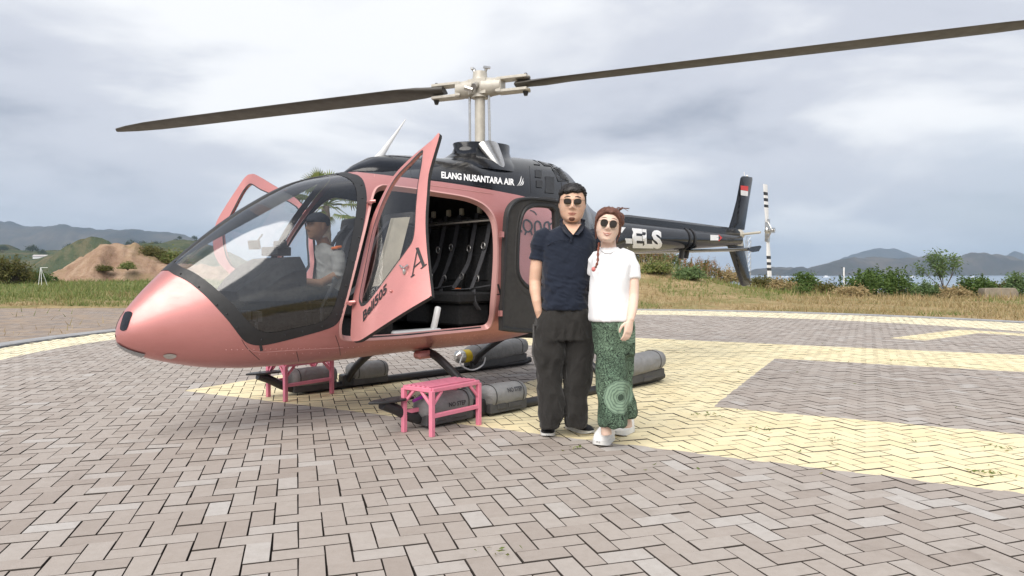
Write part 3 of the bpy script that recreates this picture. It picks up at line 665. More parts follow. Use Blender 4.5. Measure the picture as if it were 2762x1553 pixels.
for pts in ([(1393, 502), (1402, 492), (1406, 474)], [(1396, 502), (1406, 495), (1411, 480)], [(1400, 502), (1409, 498), (1412, 488)]):
    pp = crom(pts, 5); lft = [skin(p[0] - 1.6 * math.sin(math.pi * i / (len(pp) - 1)), p[1], .004) for i, p in enumerate(pp)]; rgt = [skin(p[0] + 1.2 * math.sin(math.pi * i / (len(pp) - 1)), p[1], .004) for i, p in enumerate(pp)]; n = len(pp)
    wl_.add(lft + rgt, [(i, i + 1, n + i + 1, n + i) for i in range(n - 1)])
wl_.build('wing_emblem', 'white_paint', heli, smooth=False)
def stroke(b, pts, w, to3d, closed=False):
    pp = crom(pts, 5, closed); n = len(pp); L_, R_ = [], []
    for i, p in enumerate(pp):
        t = (pp[(i + 1) % n] - pp[i - 1]) if closed else (pp[min(i + 1, n - 1)] - pp[max(i - 1, 0)]); t = t / (np.linalg.norm(t) + 1e-9); q = np.array([-t[1], t[0]]) * w / 2
        L_.append(to3d(*(p + q))); R_.append(to3d(*(p - q)))
    b.add(L_ + R_, [(i, (i + 1) % n, n + (i + 1) % n, n + i) for i in range(n if closed else n - 1)])
fl = MB(); sk = lambda a, b: skin(a, b, .004)
stroke(fl, [(1423, 594), (1432, 602), (1434, 614), (1428, 624), (1419, 624), (1412, 613), (1412, 600), (1416, 594)], 4.6, sk, True)
stroke(fl, [(1419, 624), (1415, 634)], 4, sk); stroke(fl, [(1431, 622), (1435, 634)], 4, sk)
stroke(fl, [(1443, 629), (1442, 606), (1447, 597), (1455, 600), (1459, 612), (1460, 626)], 4.6, sk)
stroke(fl, [(1468, 628), (1468, 606), (1474, 599), (1480, 602), (1483, 626)], 4.6, sk); stroke(fl, [(1483, 606), (1490, 601), (1496, 606), (1498, 626)], 4.6, sk)
stroke(fl, [(1429, 567), (1440, 571), (1447, 580)], 2.6, sk); stroke(fl, [(1487, 588), (1492, 593)], 3.5, sk); stroke(fl, [(1406, 620), (1407, 627)], 3, sk)
stroke(fl, [(1342, 766), (1352, 800)], 5, sk); stroke(fl, [(1339, 794), (1350, 793)], 2.5, sk)
fl.build('lettering', 'black_mark', heli, smooth=False, kind='stuff')

# ---------------- roof: antenna fairing, antenna blade, mast fairing, louvres
rf = MB(); rings = []
for x_, w_, h_ in ((1.56, .02, .0), (1.46, .16, .045), (1.32, .24, .085), (1.15, .28, .085), (.95, .30, .06), (.75, .30, .03), (.55, .26, .0)):
    p = prof(x_); ring = []
    for a in np.linspace(-math.pi / 2, math.pi / 2, 17):
        y_ = w_ * math.sin(a); base = p[2] + (p[1] - p[2]) * math.sqrt(max(0, 1 - (y_ / p[3]) ** 2)); ring.append((x_, y_, base - .02 + (h_ + .02) * math.cos(a) ** .8))
    ring += [(x_, y_, z_ - .05) for (_, y_, z_) in ring[::-1]]
    rings.append(ring)
rf.loft(rings); rf.build('roof_fairing', 'black_paint', heli)
an = MB(); tip = hp(1094, 322, y=0); b0, b1 = hp(1000, 432, y=0), hp(1046, 432, y=0)
rings = []
for t, th in ((0, .022), (.06, .02), (.16, .014), (.35, .010), (.7, .006), (1, .002)):
    k_ = {0: 1, .06: .62, .16: .42, .35: .3, .7: .17, 1: .06}[t]; mid = (b0 * .62 + b1 * .38) * (1 - t) + tip * t; hw = (b0[0] - b1[0]) / 2 * k_
    rings.append(ell(mid, hw, th, 12))
an.loft(rings); an.build('antenna', 'white_paint', heli)
mf = MB(); rings = []
for z_, x0, rx, ry in ((2.16, .02, .54, .40), (2.24, .0, .47, .34), (2.30, -.03, .39, .27), (2.35, -.05, .34, .225), (2.40, -.055, .325, .20), (2.455, -.05, .335, .195), (2.465, -.05, .33, .19), (2.45, -.05, .31, .175), (2.34, -.05, .28, .15)):
    rings.append([(x0 + rx * math.cos(t) * (1.12 if math.cos(t) > 0 else .95), ry * math.sin(t), z_ - (.02 if z_ > 2.45 else 0) * math.cos(t)) for t in np.linspace(0, 2 * math.pi, 40, endpoint=False)])
mf.loft(rings); mf.build('mast_fairing', 'black_paint', heli, sharp=60)
# air scoop on the left flank of the fairing
so = MB(); c0 = skin(1345, 452, .0); rings = []
for t in np.linspace(0, 1, 7):
    cxx = .06 - .02 * t; z_ = 2.42 - .24 * t; y_ = .19 + .17 * t; rr_ = .085 * (1 - t) ** .7 + .035
    rings.append(ell((cxx, y_, z_), rr_ * 1.1, rr_ * .55, 16, (1, 0, 0), (0, .75, .65)))
so.loft(rings); so.build('air_scoop', 'steel', heli)
gr = MB()
for (pxs) in ([(1418, 426), (1434, 428), (1458, 446), (1441, 444)], [(1443, 429), (1462, 431), (1488, 449), (1468, 447)], [(1478, 440), (1500, 440), (1512, 452), (1535, 492), (1505, 489), (1490, 458)]):
    rg = [skin(*p, off=.006) for p in pxs]; gr.add(rg, [tuple(range(len(rg)))])
for (x0, y0, x1, y1) in ((1443, 458, 1460, 478), (1446, 486, 1462, 505), (1470, 476, 1494, 520)):
    rg = [skin(*p, off=.006) for p in ((x0, y0), (x1, y0 + 2), (x1, y1 + 2), (x0, y1))]; gr.add(rg, [(0, 1, 2, 3)])
grille = gr.build('cooling_grille', 'black_trim', heli, smooth=False)
sl = MB()
for i in range(12):
    a = skin(1482 + i * 3.2, 443 + i * 3.6, .008); b_ = skin(1503 + i * 2.8, 442 + i * 4.2, .008); sl.tube([a, b_], .004, 5)
sl.build('grille_slats', 'liner_grey', grille)

# ---------------- tail
def boom(x): t = (x + 2.1) / (-5.55 + 2.1); return 1.615 + .10 * t, .225 * (1 - t) + .085 * t       # centre height, radius
tb = MB(); tb.loft([ell((x_, 0, boom(x_)[0]), boom(x_)[1] * .98, boom(x_)[1], 28, (0, 1, 0), (0, 0, 1)) for x_ in (-1.95, -2.1, -2.4, -3, -3.6, -4.2, -4.8, -5.3, -5.5)])
tb.build('tail_boom', 'black_paint', heli)
ds = MB(); rings = []
for x_, h_ in ((-1.75, .02), (-2.0, .055), (-2.5, .08), (-3.5, .085), (-4.5, .085), (-5.35, .085), (-5.42, .06)):
    zc, r_ = boom(x_); zt = zc + r_; w_ = .075
    rings.append([(x_, -w_, zt - .05), (x_, -w_, zt + h_ - .03), (x_, -w_ + .03, zt + h_), (x_, w_ - .03, zt + h_), (x_, w_, zt + h_ - .03), (x_, w_, zt - .05)])
ds.loft(rings); ds.build('drive_shaft_cover', 'black_paint', heli)
def slab(pxs, y, th, name, mat, parent=heli, taper=.35):
    P = [hp(*p, y=y) for p in pxs]; c = np.mean(P, 0); b = MB(); n = len(P)
    v = [p * [1, 0, 1] + [0, y + th / 2 * .35, 0] for p in P] + [p * [1, 0, 1] + [0, y - th / 2 * .35, 0] for p in P]
    inn = [(p + (c - p) * .3) * [1, 0, 1] + [0, y + th / 2, 0] for p in P] + [(p + (c - p) * .3) * [1, 0, 1] + [0, y - th / 2, 0] for p in P]
    v += inn; f = [(i, (i + 1) % n, n + (i + 1) % n, n + i) for i in range(n)]
    f += [(i, (i + 1) % n, 2 * n + (i + 1) % n, 2 * n + i) for i in range(n)] + [(n + i, n + (i + 1) % n, 3 * n + (i + 1) % n, 3 * n + i) for i in range(n)] + [tuple(2 * n + i for i in range(n)), tuple(3 * n + i for i in range(n))]
    return b.add(v, f).build(name, mat, parent, sharp=50)
fin = slab([(1966, 618), (1975, 590), (1988, 540), (1999, 480), (2003, 475), (2027, 478), (2028, 484), (2018, 545), (2006, 620)], 0, .07, 'tail_fin', 'black_paint')
slab([(1957, 650), (1965, 668), (1998, 768), (2006, 772), (2020, 768), (2024, 760), (2010, 690), (2002, 648)], 0, .06, 'lower_fin', 'black_paint')
fl = MB(); q = [(1998, 500), (2018, 502), (2018, 515), (1998, 512)]; fl.add([hp(*p, y=.042) for p in q], [(0, 1, 2, 3)], 0); q = [(1998, 512.5), (2018, 515.5), (2017, 529), (1998, 526)]; fl.add([hp(*p, y=.042) for p in q], [(0, 1, 2, 3)], 1)
fl.build('flag_decal', ['red_mark', 'white_paint'], fin, smooth=False)
fa = MB(); fa.tube([hp(2008, 474, y=0), hp(2007, 464, y=0)], .006, 6); fa.ball(hp(2015, 474, y=0), (.025, .02, .016)); fa.each('beacon', 'white_paint', fin)
def onboom(a, b, off=.004):
    P = hp(a, b, y=.19)
    for _ in range(8):
        zc, r_ = boom(P[0]); dz = np.clip((P[2] - zc) / r_, -.97, .97); y_ = r_ * math.sqrt(1 - dz * dz) + off; P = hp(a, b, y=y_)
    return P
letter('lettering', 'PK-ELS', [(1622, 606), (1786, 622), (1786, 671), (1622, 668)], onboom, 'white_paint', heli, bold=.05, shear=-.05)
tg = MB(); tg.add([onboom(*p) for p in ((1916, 633), (1938, 634), (1938, 648), (1916, 648))], [(0, 1, 2, 3)], 0); tg.add([onboom(*p) for p in ((1938, 632), (1948, 641), (1938, 651))], [(0, 1, 2)], 1); tg.build('arrow_decal', ['white_paint', 'red_mark'], heli, smooth=False)
# stabiliser with end plates
stb = MB(); sx, sz = -4.02, 1.50
for s_ in (1, -1):
    rings = []
    for y_, ch_, dx in ((0, .40, 0), (.5, .38, 0), (.95, .36, -.02)):
        rings.append([(sx + dx + ch_ * (math.cos(t) * .5), s_ * y_, sz + .022 * math.sin(t)) for t in np.linspace(0, 2 * math.pi, 16, endpoint=False)])
    stb.loft(rings)
stb.build('stabiliser', 'black_paint', heli)
for s_ in (1, -1):
    ep = MB(); v = [(sx + a, s_ * (.95 + b * .012), sz + c_) for b in (0, 1) for a, c_ in ((.17, -.015), (.05, .03), (-.20, .055), (-.24, .04), (-.16, -.025), (.02, -.04))]
    ep.add(v, [tuple(range(6))[::-1], tuple(range(6, 12))] + [(i, (i + 1) % 6, 6 + (i + 1) % 6, 6 + i) for i in range(6)]); ep.build('end_plate', 'black_paint', heli, smooth=False)
clm = MB()
for (a, b) in ((1858, 655), (1872, 655)):
    P = hp(a, b, y=.13); zc, r_ = boom(P[0]); clm.tube([(P[0], .0, zc - r_ - .12), (P[0], .03, zc - r_ + .02)], .035, 10); clm.loft([ell((P[0] + d_, 0, zc), r_ + .012, r_ + .012, 24, (0, 1, 0), (0, 0, 1)) for d_ in (-.02, .02)])
clm.build('stabiliser_clamp', 'black_metal', heli)
gb = MB(); gc = np.array([-5.52, 0, 1.80]); gb.ball(gc, (.11, .085, .085), 14, 9); gb.tube([gc + [0, .05, 0], gc + [-.0, .36, .02]], .02, 10); gb.tube([gc + [.05, 0, -.02], gc + [.25, 0, -.03]], .05, 10); gb.box(gc + [.04, 0, -.13], (.18, .1, .1))
gb.build('tail_gearbox', 'hub_paint', heli)
th_ = np.array([-5.757, .36, 1.857]); tr = MB(); tr.ball(th_, (.055, .04, .07), 12, 8); tr.tube([th_ + [0, -.04, 0], th_ + [0, .12, 0]], .022, 10)
for s_ in (1, -1):
    tr.box(th_ + [0, .0, s_ * .11], (.075, .05, .13)); tr.tube([th_ + [.05, .1, 0], th_ + [.06, .03, s_ * .13]], .01, 6); tr.box(th_ + [0, .09, s_ * .03], (.12, .02, .02))
thub = tr.build('tail_rotor', 'steel', heli)
lean = np.array([.12, 0, .99])
for s_ in (1, -1):
    tbm = MB(); n_ = 11; zz = np.linspace(.13, .72, 40); 
    edges_ = [.13, .17, .36, .405, .455, .505, .55, .60, .645, .72] if s_ > 0 else [.13, .20, .40, .45, .50, .545, .59, .635, .68, .73]
    cols = [0, 0, 1, 0, 1, 0, 1, 0, 0]
    for (a, b, k_) in zip(edges_[:-1], edges_[1:], cols):
        rings = []
        for r_ in (a, b):
            c_ = th_ + lean * [s_, 1, s_] * r_; w_ = .075 if r_ > .25 else .055
            rings.append([c_ + np.array([w_ * math.cos(t), .011 * math.sin(t), 0]) for t in np.linspace(0, 2 * math.pi, 12, endpoint=False)])
        tbm.loft(rings, True, k_)
    tbm.build('tail_rotor_blade', ['white_paint', 'black_mark'], thub)

# ---------------- mast, hub, blades
HZ = 3.03
ms_ = MB(); ms_.tube([(0, 0, 2.3), (0, 0, 2.96)], .052, 20); ms_.build('mast', 'hub_paint', heli)
BD = np.array([2.01, -4.568]); BD = BD / np.linalg.norm(BD); bd3 = np.array([BD[0], BD[1], 0]); bp3 = np.array([-BD[1], BD[0], 0])
hb = MB(); hb.box((0, 0, HZ), (.19, .17, .15), math.atan2(BD[1], BD[0])); hb.tube([(0, 0, 2.93), (0, 0, HZ + .16)], [.09, .07], 16)
hb.ball((0, 0, HZ + .07), (.085, .085, .07)); 
for s_ in (1, -1):
    hb.tube([(0, 0, HZ), bd3 * s_ * .12, ] if False else [np.array([0, 0, HZ]) + bd3 * s_ * .05, np.array([0, 0, HZ]) + bd3 * s_ * .24], [.10, .08], 18)
hub = hb.build('rotor_hub', 'hub_paint', heli, sharp=50)
ht = MB()
for s_ in (1, -1):
    ht.tube([np.array([0, 0, HZ + .10]) + bd3 * s_ * .03, np.array([0, 0, HZ + .19]) + bd3 * s_ * .07], .016, 8); ht.box(np.array([0, 0, HZ + .20]) + bd3 * s_ * .075, (.07, .03, .02), .4 * s_); ht.tube([np.array([0, 0, HZ + .02]) + bp3 * s_ * .08, np.array([0, 0, HZ - .02]) + bp3 * s_ * .15], .03, 10)
    ht.tube([np.array([0, 0, HZ - .02]) + bp3 * s_ * .14 + bd3 * s_ * .10, np.array([0, 0, HZ - .05]) + bp3 * s_ * .13 + bd3 * s_ * .02], .024, 8)
ht.each('hub_fitting', 'steel', hub)
for s_ in (1, -1):
    g = MB(); a = np.array([0, 0, HZ]) + bd3 * s_ * .22
    for dz in (-.062, .062):
        c_ = a + bd3 * s_ * .14 + [0, 0, dz]; g.box(c_, (.32, .13, .03), math.atan2(BD[1], BD[0])); g.ball(a + bd3 * s_ * .27 + [0, 0, dz], (.05, .05, .022))
    g.box(a, (.06, .14, .14), math.atan2(BD[1], BD[0]))
    gp = g.build('blade_grip', 'hub_paint', heli, bevel=.006)
    bo = MB(); q = a + bd3 * s_ * .27
    bo.tube([q - [0, 0, .075], q - [0, 0, .12]], [.032, .018], 12); bo.tube([q + [0, 0, .075], q + [0, 0, .10]], [.02, .014], 10); bo.each('blade_bolt', 'black_metal', gp)
    bl = MB(); rings = []; tw = -1 if s_ > 0 else 1
    for r_ in (.38, .52, .66, .9, 1.4, 2, 2.6, 3.2, 3.8, 4.4, 4.75, 4.97, 5.0):
        chord = .14 if r_ < .45 else .18 if r_ < .6 else .25 if r_ < .8 else .32 if r_ < 4.2 else .30 if r_ < 4.5 else .22 if r_ < 4.8 else .12 if r_ < 4.98 else .06
        c_ = np.array([0, 0, HZ + (-.002 * r_ - .0014 * r_ ** 2 if s_ > 0 else .009 * r_)]) + bd3 * s_ * r_; ring = []; thk = .020 if r_ > .7 else .035
        pitch = R(8) * (1 - r_ / 9)
        for t in np.linspace(0, 2 * math.pi, 14, endpoint=False):
            u = -math.cos(t); w_ = math.sin(t) * thk * (1 - .35 * u) / 1.1
            ch_ = u * chord / 2 - .03
            ring.append(c_ + bp3 * s_ * (-ch_ * math.cos(pitch)) + np.array([0, 0, 1]) * (w_ + -ch_ * math.sin(pitch)))
        rings.append(ring)
    bl.loft(rings); bb = bl.build('rotor_blade', 'blade_skin', heli, sharp=60)
for s_, k_ in ((1, -.085), (-1, .085)):
    pl = MB(); pl.tube([bp3 * s_ * .05 * 0 + bd3 * s_ * .11 + [0, 0, 2.40], bd3 * s_ * .105 + bp3 * .02 + [0, 0, 2.97]], .013, 8); pl.build('pitch_link', 'steel', heli)
# ---------------- front doors (hinged on the sloping front post, swung out)
DA, DB = np.array([1.913, .669, .947]), np.array([1.617, .494, 1.726]); dax = (DB - DA) / np.linalg.norm(DB - DA)
def rotv(v, k, a): return v * math.cos(a) + np.cross(k, v) * math.sin(a) + k * (k @ v) * (1 - math.cos(a))
aft = np.array([-1, .05, 0]); aft = aft - dax * (aft @ dax); aft /= np.linalg.norm(aft)
dv = rotv(aft, dax, -R(72)); dn = np.cross(dax, dv)
if dn @ (CL - DA) < 0: dn = -dn
def door2(px, py): q = onplane(px, py, DA, dn) - DA; return np.array([q @ dv, q @ dax])
def door3(ab, off=0, DA=DA, dv=dv, dax=dax, dn=dn):
    ab = np.atleast_2d(ab); bul = .035 * (1 - ((ab[:, :1] - .33) / .4) ** 2).clip(-1, 1)
    return DA + ab[:, :1] * dv + ab[:, 1:] * dax + dn * (off + bul - .03)
d_out = np.array([door2(*p) for p in crom([(950, 920), (943, 908), (944, 860), (946, 812), (956, 762), (967, 720), (996, 600), (1022, 541), (1060, 476), (1107, 428), (1143, 396), (1165, 376)], 3) + crom([(1180, 357), (1183, 364), (1167, 421), (1155, 468), (1150, 520), (1145, 597), (1148, 682), (1156, 785), (1155, 792)], 3) + crom([(1150, 798), (1090, 840), (1026, 884), (980, 913), (965, 919)], 3)])
d_win = np.array([door2(*p) for p in crom([(966, 812), (968, 790), (981, 726), (1000, 632), (1018, 575), (1040, 525), (1068, 478), (1105, 440), (1138, 406), (1141, 412)], 3) + crom([(1138, 440), (1128, 500), (1122, 560), (1118, 620), (1112, 650), (1098, 674), (1060, 728), (1010, 795), (985, 822), (972, 825)], 3)])
def door_build(d_out, d_win, door3=door3, hinges=(DA, DB), side=1, dv=dv):
    mir = np.array([1, 1, 1]); pts = [tuple(p) for p in d_out] + [tuple(p) for p in d_win]; no = len(d_out); nw = len(d_win)
    edges = [(i, (i + 1) % no) for i in range(no)] + [(no + i, no + (i + 1) % nw) for i in range(nw)]
    lo, hi = d_out.min(0), d_out.max(0); gx = [(x, y) for x in np.arange(lo[0], hi[0], .06) for y in np.arange(lo[1], hi[1], .06)]
    v2, _, f2, *_ = delaunay_2d_cdt([Vector(p) for p in pts + gx], edges, [], 0, 1e-6); U = np.array([tuple(p) for p in v2]); T = np.array(f2); C = U[T].mean(1)
    inside = inpoly(C, d_out); inw = inpoly(C, d_win); th = .034
    t = T[inside & ~inw]; b = MB(); P0, P1 = door3(U, 0) * mir, door3(U, -th) * mir
    b.add(np.vstack([P0, P1]), [tuple(q) for q in t], 0); b.add(P1, [tuple(q) for q in t], 1)
    for ring, n in ((d_out, no), (d_win, nw)):
        a, c = door3(ring, 0) * mir, door3(ring, -th) * mir; b.add(np.vstack([a, c]), [(i, (i + 1) % n, n + (i + 1) % n, n + i) for i in range(n)], 1 if ring is d_out else 0)
    me = bpy.data.meshes.new('door'); me.from_pydata(b.v, [], b.f)
    for m_ in ('rose_paint', 'liner_grey'): me.materials.append(MAT[m_])
    me.polygons.foreach_set('material_index', b.m); bm = bmesh.new(); bm.from_mesh(me); bmesh.ops.remove_doubles(bm, verts=bm.verts, dist=1e-5); bmesh.ops.delete(bm, geom=[v for v in bm.verts if not v.link_faces], context='VERTS'); bmesh.ops.recalc_face_normals(bm, faces=bm.faces); bm.to_mesh(me); bm.free(); me.shade_smooth(); me.set_sharp_from_angle(angle=R(40))
    o = bpy.data.objects.new('door', me); COL.objects.link(o); o.parent = heli
    g = MB(); tw = T[inw]; g.add(door3(U, -.012) * mir, [tuple(q) for q in tw]); g.build('door_pane', 'clear_pane', o)
    s = MB(); n = nw; c_ = d_win.mean(0)
    for k_, (w0, w1) in enumerate(((1.0, 1.035),)):
        a, c = door3(d_win, .003) * mir, door3(c_ + (d_win - c_) * .965, .002) * mir; s.add(np.vstack([a, c]), [(i, (i + 1) % n, n + (i + 1) % n, n + i) for i in range(n)])
    s.build('window_seal', 'black_trim', o)
    h = MB()
    for hh in (DA, DB):
        q = hh; h.tube([q + np.array([.03, -.05 * side, -.01]), q + np.array([.02, .03 * side, 0]), q + dv * .05], .014, 8)
    h.each('hinge', 'rose_paint', o)
    return o
pdoor = door_build(d_out, d_win); pdoor['label'] = 'open rose pink front door with lettering'
A2, B2 = DA * [1, -1, 1], DB * [1, -1, 1]; ax2 = (B2 - A2) / np.linalg.norm(B2 - A2); aft2 = np.array([-1, -.05, 0]); aft2 = aft2 - ax2 * (aft2 @ ax2); aft2 /= np.linalg.norm(aft2)
v2_ = rotv(aft2, ax2, R(105)); n2_ = np.cross(ax2, v2_); n2_ = -n2_ if n2_ @ np.array([1, 0, 0]) < 0 else n2_
def far2(px, py): q = onplane(px, py, A2, n2_) - A2; return np.array([q @ v2_, q @ ax2])
f_out = crom([(560, 650), (566, 604), (584, 566), (624, 504), (648, 470), (664, 462), (684, 467), (746, 504), (800, 536), (830, 580), (835, 640)], 3) + [np.array(p) for p in ((835, 700), (828, 760), (780, 775), (700, 770), (620, 740), (580, 705), (564, 680))]
f_win = crom([(588, 640), (592, 606), (622, 545), (642, 508), (656, 492), (670, 490), (700, 508), (745, 528), (800, 556), (822, 600), (824, 660), (812, 735), (700, 745), (620, 715)], 3, True)
FO, FW = np.array([far2(*p) for p in f_out]), np.array([far2(*p) for p in f_win])
sdoor = door_build(FO, FW, lambda ab, off=0: door3(ab, off, A2, v2_, ax2, n2_), (A2, B2), -1, v2_); sdoor['label'] = 'open front door on the far side'
od = lambda a, b: door3(door2(a, b), .004)[0]
letter('lettering', 'Bell505', [(979, 841), (1045, 763), (1045, 789), (980, 869)], od, 'black_mark', pdoor, bold=.03)
ab = MB()
for pts, w in (([(1111, 744), (1125, 668)], 2.6), ([(1124, 667), (1140, 716)], 8), ([(1115, 721), (1134, 702)], 2.6), ([(1107, 747), (1117, 739)], 2.6), ([(1132, 723), (1147, 709)], 2.6)):
    stroke(ab, [pts[0], tuple(np.mean(pts, 0)), pts[1]], w, od)
ab.build('lettering', 'black_mark', pdoor, smooth=False)
hd = MB(); hd.tube([door3(door2(1082, 718), .012)[0], door3(door2(1096, 728), .03)[0], door3(door2(1102, 716), .012)[0]], .008, 8); hd.ball(door3(door2(1093, 733), .008)[0], (.016, .012, .028)); hd.build('handle', 'steel', pdoor)
lk = MB(); lk.ball(door3(door2(1057, 786), .004)[0], .011, 10, 6); lk.build('lock', 'rose_paint', pdoor)

# ---------------- rear door on the left, folded back along the fuselage, lining outwards
RA = np.array([.37, .77, 0]); rn = np.array([.10, 1, 0]); rn /= np.linalg.norm(rn)
def rd3(px, py, off=0): return onplane(px, py, RA, rn) + rn * off
r_out = crom([(1362, 893), (1353, 880), (1354, 800), (1359, 703), (1364, 616), (1367, 578), (1375, 555), (1390, 539), (1408, 532), (1440, 531), (1503, 538), (1516, 546), (1520, 580), (1518, 720), (1512, 880), (1505, 896), (1439, 899)], 4, True)
r_win = crom([(1400, 720), (1401, 660), (1405, 612), (1413, 582), (1425, 566), (1445, 559), (1480, 560), (1492, 566), (1497, 585), (1497, 700), (1492, 770), (1470, 785), (1440, 775), (1420, 763), (1406, 745)], 4, True)
def flatdoor():
    T2 = lambda L: np.array([(lambda q: (q[0], q[2]))(rd3(*p)) for p in L]); a, b = T2(r_out), T2(r_win); na, nb = len(a), len(b)
    v2, _, f2, *_ = delaunay_2d_cdt([Vector(p) for p in np.vstack([a, b])], [(i, (i + 1) % na) for i in range(na)] + [(na + i, na + (i + 1) % nb) for i in range(nb)], [], 0, 1e-6)
    U = np.array([tuple(p) for p in v2]); T = np.array(f2); C = U[T].mean(1); ins = inpoly(C, a) & ~inpoly(C, b); inw = inpoly(C, b)
    def p3(U, off): y = RA[1] - (U[:, 0] - RA[0]) * rn[0] / rn[1]; return np.stack([U[:, 0], y, U[:, 1]], -1) + rn * off
    m = MB(); m.add(p3(U, .0), [tuple(q) for q in T[ins]], 0); m.add(p3(U, -.045), [tuple(q) for q in T[ins]], 1)
    for L, n in ((a, na), (b, nb)): m.add(np.vstack([p3(L, 0), p3(L, -.045)]), [(i, (i + 1) % n, n + (i + 1) % n, n + i) for i in range(n)], 0)
    d = m.build('door', ['liner_grey', 'rose_paint'], heli, smooth=False, label='rear door folded back with dark grey lining')
    g = MB(); g.add(p3(U, -.02), [tuple(q) for q in T[inw]]); g.build('door_pane', 'clear_pane', d, smooth=False)
    s = MB(); ca, cb = a.mean(0), b.mean(0)
    s.loft([[*p] for p in ()] or [p3(a * .999 + ca * .001, .001), p3(a * .985 + ca * .015, .016), p3(a * .955 + ca * .045, .016), p3(a * .94 + ca * .06, .001)], False)
    s.loft([p3(b, .001), p3(b + (b - cb) * .03, .014), p3(b + (b - cb) * .09, .014), p3(b + (b - cb) * .12, .001)], False); s.build('door_seal', 'black_trim', d)
    s2 = MB(); s2.loft([p3(b + (b - cb) * .13, .001), p3(b + (b - cb) * .2, .006), p3(b + (b - cb) * .26, .001)], False); s2.build('lining_bead', 'liner_grey', d)
    return d
rdoor = flatdoor()
hg = MB()
for px, py in ((1353, 632), (1350, 845)): hg.box(hp(px, py, y=.76), (.035, .03, .05))
hg.each('hinge', 'rose_paint', rdoor)

# ---------------- cabin
fz = .615; fl_ = MB(); xs_ = np.linspace(2.75, .14, 24); L_ = []
for x_ in xs_:
    p = prof(x_); k_ = (p[2] - fz) / (p[2] - p[0]); L_.append(max(.05, p[3] * (1 - min(.98, k_) ** p[5]) ** (1 / p[5]) - .03))
n = len(xs_); fl_.add([(x_, w_, fz) for x_, w_ in zip(xs_, L_)] + [(x_, -w_, fz) for x_, w_ in zip(xs_, L_)], [(i, i + 1, n + i + 1, n + i) for i in range(n - 1)]); fl_.build('cabin_floor', 'liner_grey', heli, smooth=False)
bk = MB(); ss_ = np.linspace(0, 1, 30); P = S(np.full(30, .16), ss_) - SN(np.full(30, .16), ss_) * .02; ring = list(P) + list((P * [1, -1, 1])[::-1]); bk.add(ring, [tuple(range(60))]); bk.build('rear_bulkhead', 'cabin_black', heli, smooth=False)
tr_ = MB(); tr_.tube([S(q[0], q[1]) - SN(*q) * .03 for q in hits([(1000, 918), (1085, 913), (1180, 903), (1300, 890)])], .012, 6); tr_.build('sill_trim', 'black_metal', heli)
cp = MB(); cp.add([(2.62, -.16, fz), (2.62, .16, fz), (1.95, .16, fz), (1.95, -.16, fz), (2.45, -.14, 1.02), (2.45, .14, 1.02), (2.05, .13, 1.08), (2.05, -.13, 1.08)], [(0, 1, 5, 4), (1, 2, 6, 5), (2, 3, 7, 6), (3, 0, 4, 7), (4, 5, 6, 7)]); ped = cp.build('centre_pedestal', 'cabin_black', heli, smooth=False)
ip = MB(); rings = []
for x_, hw, z0, z1 in ((2.56, .26, .96, 1.03), (2.46, .36, .96, 1.12), (2.34, .40, .96, 1.22), (2.22, .41, .96, 1.28), (2.12, .40, .96, 1.29)):
    rings.append([(x_, -hw, z0), (x_, hw, z0), (x_, hw, z1 - .1), (x_, hw * .75, z1), (x_, -hw * .75, z1), (x_, -hw, z1 - .1)])
ip.loft(rings); panel = ip.build('instrument_panel', 'cabin_black', heli, sharp=30)
sn = MB()
for y_ in (-.24, .16): sn.box((2.115, y_, 1.25), (.012, .30, .21), bevel=0) if False else sn.box((2.113, y_, 1.12), (.014, .30, .21))
sn.each('display_screen', 'screen', panel, smooth=False)
gs = MB(); gs.box((2.10, -.13, 1.34), (.14, .20, .07), .2); gs.box((2.12, -.02, 1.39), (.07, .09, .06), .2); gs.each('glareshield_unit', 'black_metal', panel, bevel=.006)
cps = MB(); cps.tube([(x_, 0, prof(x_)[1] - .014) for x_ in np.linspace(2.98, 1.6, 14)], .014, 8); cps.build('centre_post', 'black_trim', heli)
mr = MB(); q = hp(686, 660, y=-.55); mr.box(q, (.03, .1, .075), .5, .2); mr.tube([q, q + np.array([-.05, .05, .09])], .006, 6); mr.build('mirror', 'black_trim', heli)
fp = MB()
for y_ in (.28, .46, -.28, -.46): fp.tube([(2.50, y_, fz), (2.54, y_, .80), (2.52, y_, .86)], .011, 6); fp.box((2.53, y_, .86), (.03, .09, .07))
fp.each('foot_pedal', 'black_metal', heli)
nb_ = MB(); nb_.tube([(2.30, .40, .66), (2.46, .34, .70), (2.60, .24, .72)], .03, 8); nb_.tube([(2.60, .24, .72), (2.66, .14, .78)], .02, 6); nb_.build('nose_duct', 'float_cover', heli)
def seat(x0, y0, w, zs, zt, front=False, tilt=.16):
    b = MB(); b.box((x0 + .22, y0, zs - .05), (.46, w, .10)); b.box((x0 + .22, y0, zs - .2 if not front else (zs + fz) / 2 - .05), (.36, w * .8, .2 if not front else zs - fz - .08)); s = b.build('seat', 'seat_cloth', heli, bevel=.02)
    k = MB(); k.box((x0 - .02 - tilt * .25, y0, (zs + zt) / 2 - .02), (.09, w, zt - zs), 0, -tilt); k.box((x0 + .03 - tilt * .22, y0, zs + .22), (.03, w * .62, .26), 0, -tilt); bk_ = k.build('backrest', 'seat_cloth', s, bevel=.02)
    h = MB(); h.box((x0 - .03 - tilt * .62, y0, zt + .03), (.09, w * .92, .12), 0, -tilt); h.build('headrest', 'liner_grey', s, bevel=.02)
    return s
